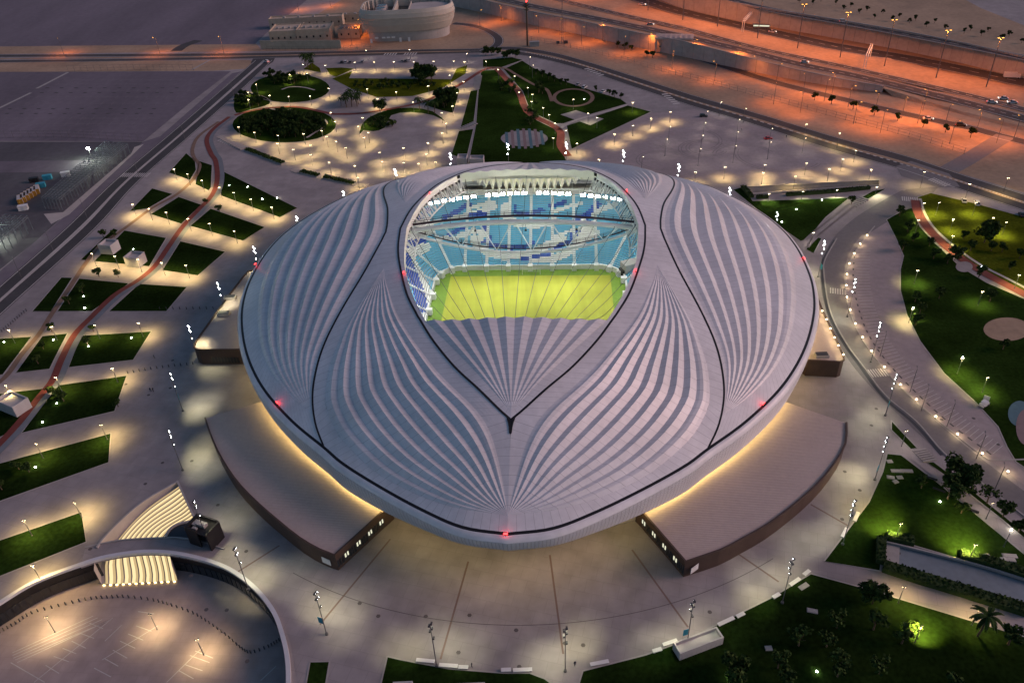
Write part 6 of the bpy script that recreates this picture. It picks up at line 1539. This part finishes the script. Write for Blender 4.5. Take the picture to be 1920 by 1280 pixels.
sl_ = [(1010, 62), (1090, 84), (1170, 104), (1260, 130), (1340, 152), (1415, 143), (1380, 122), (1455, 158), (1545, 190), (1640, 212), (1720, 232), (1830, 248), (1900, 262), (1300, 108), (1215, 96), (1130, 76), (1050, 66), (1600, 232), (1450, 196), (1780, 270), (1505, 178), (1590, 200), (1690, 222), (1770, 240), (1868, 268), (1560, 175), (1730, 208), (900, 50), (940, 40), (672, 68), (660, 84), (560, 20), (620, 12), (1650, 250), (1500, 212), (300, 101), (120, 103), (420, 99)]
for i, (x, y) in enumerate(sorted(sl_)):
    r = empty('sodium_lamp', tuple(G(x, y)), rt.uniform(0, 6), 'orange sodium street lamp beside the outer roads, %s' % (nth(i, len(sl_)) if i < 20 else NUM[min(20, len(sl_) - i)] + " from right"), 'street lamp', 'sodium lamps of the outer roads')
    link('pole', sp_m, r); link('lamp_head', sh_m, r); l = bpy.data.objects.new('added_glow_light', sod2); COL.objects.link(l); l.parent = r; l.location = (1.8, 0, 11.8)
# unlit slim poles
up_m = MB(); up_m.tube((0, 0, 0), (0, 0, 9), .12, .08, 6); up_m.tube((0, 0, 9), (1.2, 0, 9.1), .05, .05, 4); up_m.box((1.3, 0, 9.1), (.6, .25, .12)); up_me = up_m.mesh('lamp_post', M['pole'])
for i, (x, y) in enumerate(((1650, 668), (1706, 735), (1775, 800), (1727, 770), (1830, 860), (1864, 920))): tag(link('lamp_post', up_me, None, tuple(G(x, y)), 1.2), 'unlit slim lamp post on the right-hand parking, %s' % nth(sorted((1650, 1706, 1775, 1727, 1830, 1864)).index(x), 6), 'lamp post', 'unlit posts of the right parking')
for i, (x, y) in enumerate(((164, 410), (262, 335), (347, 262), (438, 178), (100, 470), (40, 520))): tag(link('lamp_post', up_me, None, tuple(G(x, y)), 2.2), 'unlit slim lamp post along the left dual carriageway, %s' % nth(sorted((164, 262, 347, 438, 100, 40)).index(x), 6), 'lamp post', 'unlit posts of the left road')
# overhead sign gantries of the highway
for px, py, lab in ((1400, 52, 'white lattice sign gantry over the highway near the pale high wall'), (1625, 118, 'white lattice sign gantry over the middle of the highway')):
    r = empty('sign_gantry', tuple(G(px, py, hz1(px))), rad(62), lab, 'gantry'); mb = MB(); L = 26
    for x in (-L / 2, L / 2):
        for y in (-.6, .6): mb.tube((x, y, 0), (x, y, 8), .2, .2, 5)
    for y in (-.6, .6):
        for z in (7, 8.6): mb.tube((-L / 2, y, z), (L / 2, y, z), .14, .14, 4)
        for k in range(12): mb.tube((-L / 2 + L * k / 12, y, 7 if k % 2 else 8.6), (-L / 2 + L * (k + 1) / 12, y, 8.6 if k % 2 else 7), .08, .08, 3)
    mb.build('lattice', M['steel'], r)
# ================================================================ CARS
PAINT = {k: mat('paint_' + k, c, .3, spec=.6) for k, c in dict(white=(.65, .65, .64), black=(.015, .015, .017), red=(.45, .02, .02), silver=(.33, .34, .35), grey=(.12, .12, .13)).items()}
M['tyre'] = mat('tyre', (.012, .012, .012), .9); M['tail'] = glow('tail_light', (1, .05, .02), 2.0); M['headl'] = glow('head_light', (1, .95, .85), 5.0)
def car_meshes(paint, suv):
    h = 1.0 if suv else .85; H = 1.75 if suv else 1.42; L, Wd = 4.6, 1.84
    prof = [(-L / 2, .45), (-L / 2 + .05, h - .12), (-L / 2 + .9, h), (L / 2 - 1.0, h - .02), (L / 2 - .1, h - .2), (L / 2, .45), (L / 2 - .15, .28), (-L / 2 + .15, .28)]
    b = MB(); n = len(prof)
    for sx in (0,):
        l = [(x, -Wd / 2, z) for x, z in prof]; r = [(x, Wd / 2, z) for x, z in prof]; b.add(l + r, [(k, (k + 1) % n, n + (k + 1) % n, n + k) for k in range(n)] + [tuple(range(n - 1, -1, -1)), tuple(range(n, 2 * n))])
    x0, x1, x2, x3 = (-L / 2 + (.25 if suv else .75)), -L / 2 + (.5 if suv else 1.45), L / 2 - 1.9, L / 2 - 1.15
    g = MB(); g.add([(x0, -.82, h - .02), (x3, -.82, h - .02), (x3, .82, h - .02), (x0, .82, h - .02), (x1, -.66, H - .04), (x2, -.66, H - .04), (x2, .66, H - .04), (x1, .66, H - .04)], [(0, 1, 5, 4), (1, 2, 6, 5), (2, 3, 7, 6), (3, 0, 4, 7), (4, 5, 6, 7)])
    rf = MB(); rf.box(((x1 + x2) / 2, 0, H), (x2 - x1 + .08, 1.38, .08))
    return b.mesh('body', paint), g.mesh('glazing', M['glass']), rf.mesh('roof', paint)
wm = MB(); wm.tube((0, -.1, 0), (0, .1, 0), .34, .34, 12); WH = wm.mesh('wheel', M['tyre']); hm = MB(); hm.box((0, 0, 0), (.08, .34, .16)); HLm = hm.mesh('headlight', M['headl']); tm_ = MB(); tm_.box((0, 0, 0), (.08, .3, .16)); TLm = tm_.mesh('tail_light', M['tail'])
HOFF = hm.mesh('headlight', M['white']); TOFF = tm_.mesh('tail_light', PAINT['red'])
CARS = {(c, s): car_meshes(PAINT[c], s) for c in PAINT for s in (0, 1)}
def car(px, py, col, ang, lab, suv=0, lit=False, z=0.0, group=None, sc_=1.0):
    r = empty('car', tuple(G(px, py, z)), ang, lab, 'car', group); r.scale = (sc_,) * 3; b, g, rf = CARS[(col, suv)]
    link('body', b, r); link('glazing', g, r); link('roof', rf, r)
    for x in (-1.4, 1.4):
        for y in (-.84, .84): link('wheel', WH, r, (x, y, .34))
    for y in (-.62, .62): link('headlight', HLm if lit else HOFF, r, (2.28, y, .62)); link('tail_light', TLm if lit else TOFF, r, (-2.28, y, .72))
    return r
for i, (x, y, c) in enumerate(((641, 118, 'black'), (649, 118, 'white'), (657, 118, 'grey'), (680, 117.5, 'silver'), (754, 116, 'silver'), (761, 116, 'grey'), (767, 115, 'white'))): car(x, y, c, 1.5, '%s car parked in the lamp-lit row above the crescent lawn, %s' % (c, nth(i, 7)), i % 2, group='cars in the lamp-lit row')
for x, y, c, lab, s in ((1084, 160, 'silver', 'silver car parked beside the lawn edge trees, uppermost of three', 0), (1096, 165, 'white', 'white car parked beside the lawn edge trees, middle of three', 1), (1131, 173, 'white', 'white car parked beside the lawn edge trees, lowest of three', 0)): car(x, y, c, 1.0, lab, s)
car(1319, 219, 'black', -.1, 'black car alone at the far corner of the fan-shaped lot', 1); car(1440, 261, 'red', .05, 'red car alone on the fan-shaped lot', 0)
car(500, 117, 'white', 2.4, 'white car waiting at the junction left of the park', 1, True)
for x, y, c, a, lab, s in ((1740, 224, 'white', -.32, 'white car driving on the lower service road', 0), (1801, 236, 'black', -.3, 'dark car on the lower service road, right of the white one', 1), (1508, 118, 'white', -.3, 'white car on the near highway carriageway', 0), (1859, 193, 'white', -.3, 'white car at right on the highway, left of two with headlights', 0), (1881, 186, 'white', 2.85, 'car with headlights, upper of the pair at the right edge of the highway', 0), (1898, 193.5, 'white', 2.85, 'car with headlights, lower of the pair at the right edge of the highway', 0),
                          (1448, 61, 'white', -.3, 'white car behind the bus on the highway', 0), (1204, 10, 'white', -.3, 'white car far up the highway at the top edge', 0), (1219, 47, 'silver', -.3, 'silver car on the highway above the long wall', 0)): car(x, y, c, a, lab, s, True, hz1(x) + .15 if y < 215 else .07, sc_=1.15)
car(1581, 42, 'white', -.25, 'white car on the uppermost road beyond the high wall', 1, True, hz1(1581) + UP + .15, sc_=1.15)
for i, (x, y, c) in enumerate(((1807, 378, 'silver'), (1831, 383, 'white'), (1915, 404, 'black'))): car(x, y, c, 1.25, '%s car parked on the forecourt above the bright right lawn, %s' % (c, nth(i, 3)), i % 2)
bus = empty('bus', tuple(G(1427, 54, hz1(1427) + .15)), -.3, 'dark bus lit from inside on the highway below the sign gantry', 'bus'); mb = MB(); mb.box((0, 0, 1.75), (11.5, 2.5, 2.7)); mb.build('body', PAINT['grey'], bus); mb = MB(); mb.box((0, 0, 2.2), (11.0, 2.54, .9)); mb.build('window_band', M['winlit'], bus)
for x in (-3.6, 3.8):
    for y in (-1.1, 1.1): link('wheel', WH, bus, (x, y, .45), scale=1.3)
trk = empty('truck', tuple(G(1896, 147, hz1(1896) + .15)), -.28, 'white box truck on the highway at the right edge', 'truck'); mb = MB(); mb.box((-1, 0, 2.2), (7, 2.4, 2.8)); mb.build('cargo_box', PAINT['white'], trk); mb = MB(); mb.box((3.6, 0, 1.6), (1.9, 2.3, 2.1), top=.85); mb.build('cab', PAINT['white'], trk)
for x in (-3, 3.4):
    for y in (-1.05, 1.05): link('wheel', WH, trk, (x, y, .45), scale=1.3)
cart = empty('utility_cart', tuple(G(1844, 761)), .5, 'white utility cart with open flap at the edge of the dark right lawn', 'cart'); mb = MB(); mb.box((0, 0, .8), (2.8, 1.5, .9)); mb.build('body', PAINT['white'], cart); mb = MB(); mb.box((-.2, 0, 1.95), (1.7, 1.4, .1)); [mb.tube((x, y, 1.2), (x, y, 1.95), .05, .05, 4) for x in (-.9, .5) for y in (-.6, .6)]; mb.build('canopy', PAINT['white'], cart); mb = MB(); mb.box((2.2, .9, 1.2), (.12, 1.6, 2.2), 0, .4); mb.build('flap', PAINT['white'], cart)
for x in (-.9, .9):
    for y in (-.7, .7): link('wheel', WH, cart, (x, y, .34))
# ================================================================ BENCHES, PEOPLE, SLABS
for i, (x, y, L, a) in enumerate(((798, 1240, 4.2, -.16), (841, 1249, 4.2, -.12), (869, 1252, 2.2, -.08), (949, 1257, 2.2, 0), (980, 1257, 4.2, 0), (1124, 1244, 4.2, .16), (1232, 1220, 2.2, .26), (1256, 1206, 3.6, .3), (1361, 1166, 4.4, .4), (1388, 1154, 2.2, .42), (1455, 1118, 2.2, .5), (1490, 1092, 3.4, .55), (1512, 1075, 2.2, .6), (1583, 1000, 3.6, .9), (1605, 970, 3.6, .95))):
    r = empty('bench', tuple(G(x, y)), a, 'long white stone bench on the plaza rim, %s' % nth(i, 15), 'bench', 'stone benches on the plaza rim'); mb = MB(); mb.box((0, 0, .48), (L, .9, .16)); mb.build('seat', M['white'], r)
    for s in (-1, 1): mb = MB(); mb.box((s * (L / 2 - .4), 0, .2), (.5, .7, .4)); mb.build('support', M['kerb'], r)
for i, (x, y) in enumerate(((1745, 898), (1760, 920), (1822, 958))):
    r = empty('bench', tuple(G(x, y)), -.62, 'dark bench along the paved path on the right, %s' % nth(i, 3), 'bench', 'dark benches on the path'); mb = MB(); mb.box((0, 0, .45), (3.2, .8, .12)); mb.build('seat', M['black'], r); mb = MB(); mb.box((-1.2, 0, .2), (.15, .6, .4)); mb.box((1.2, 0, .2), (.15, .6, .4)); mb.build('leg', M['black'], r)
for i, (x, y, w, a) in enumerate(((1668, 865, 1.5, 0), (1682, 883, 3.2, -.1), (1700, 883, 3.2, -.1), (1670, 895, 2, -.3), (1687, 895, 1.6, 0), (1679, 903, 1.4, .3), (1848, 1042, 2, 0), (1893, 1042, 3.4, -.15), (1890, 1049, 3.4, -.15), (1896, 1060, 3.4, -.15), (1507, 1099, 2.6, .5), (1523, 1145, 2.4, -.3), (1441, 1215, 1.6, 0))):
    o = MB(); o.box((0, 0, .1), (w, 1.2, .2)); o.box((0, 0, .22), (w * .86, .95, .06)); o.build('access_cover', M['kerb'], None, loc=tuple(G(x, y, .06)), rz=a); q = bpy.data.objects[-1] if False else None
_ac = sorted([o for o in COL.objects if o.name.split('.')[0] == 'access_cover'], key=lambda o: prj(o.location)[0])
for i, ob in enumerate(_ac): tag(ob, 'pale square access cover lying in the right-hand grass, %s' % nth(i, len(_ac)), 'access cover', 'access covers in the grass')
# people: one continuous body each, clothes by material zones
def person_mesh(seed, cloth, legs):
    verts = [(0, 0, .95), (0, 0, 1.2), (0, .0, 1.42), (0, .01, 1.52), (0, .02, 1.66), (.19, 0, 1.40), (.25, .02, 1.12), (.24, .1, .86), (-.19, 0, 1.40), (-.25, -.02, 1.12), (-.24, -.06, .86), (.10, 0, .90), (.12, .12, .50), (.12, .06, .06), (.12, .2, .03), (-.10, 0, .90), (-.12, -.1, .50), (-.12, -.2, .06), (-.12, -.06, .03)]
    edges = [(0, 1), (1, 2), (2, 3), (3, 4), (2, 5), (5, 6), (6, 7), (2, 8), (8, 9), (9, 10), (0, 11), (11, 12), (12, 13), (13, 14), (0, 15), (15, 16), (16, 17), (17, 18)]
    R = [.16, .15, .17, .06, .11, .07, .05, .04, .07, .05, .04, .10, .07, .05, .04, .10, .07, .05, .04]
    me = bpy.data.meshes.new('person'); me.from_pydata(verts, edges, []); me.materials.append(cloth); return me, R
M['cloth'] = mat('dark_cloth', (.03, .035, .05), .9, .1, 5); M['cloth2'] = mat('pale_cloth', (.35, .34, .32), .9, .1, 5)
for i, (x, y, m, lab) in enumerate(((283, 734, 'cloth', 'person in dark clothes walking on the plaza, left of a pair near the lawns'), (288, 734, 'cloth', 'person in dark clothes walking on the plaza, right of a pair near the lawns'), (290, 672, 'cloth', 'person in dark clothes alone on the plaza left of the small annex'), (1078, 1247, 'cloth', 'person in dark clothes standing at the plaza rim near the bottom'), (885, 1250, 'cloth', 'person in dark clothes beside the short white bench'), (1390, 246, 'cloth2', 'person in pale clothes beyond the red car'), (1474, 259, 'cloth', 'person in dark clothes right of the red car'))):
    me, R = person_mesh(i, M[m], M['cloth']); o = link('person', me, None, tuple(G(x, y)), 1.1 * i); tag(o, lab, 'person')
    md = o.modifiers.new('skin', 'SKIN'); sv = me.skin_vertices[0].data if me.skin_vertices else None
    if sv is None:
        bm = bmesh.new(); bm.from_mesh(me); bm.verts.layers.skin.verify(); bm.to_mesh(me); bm.free(); sv = me.skin_vertices[0].data
    for k, q in enumerate(sv): q.radius = (R[k], R[k])
    sv[0].use_root = True; o.modifiers.new('smooth', 'SUBSURF').levels = 1
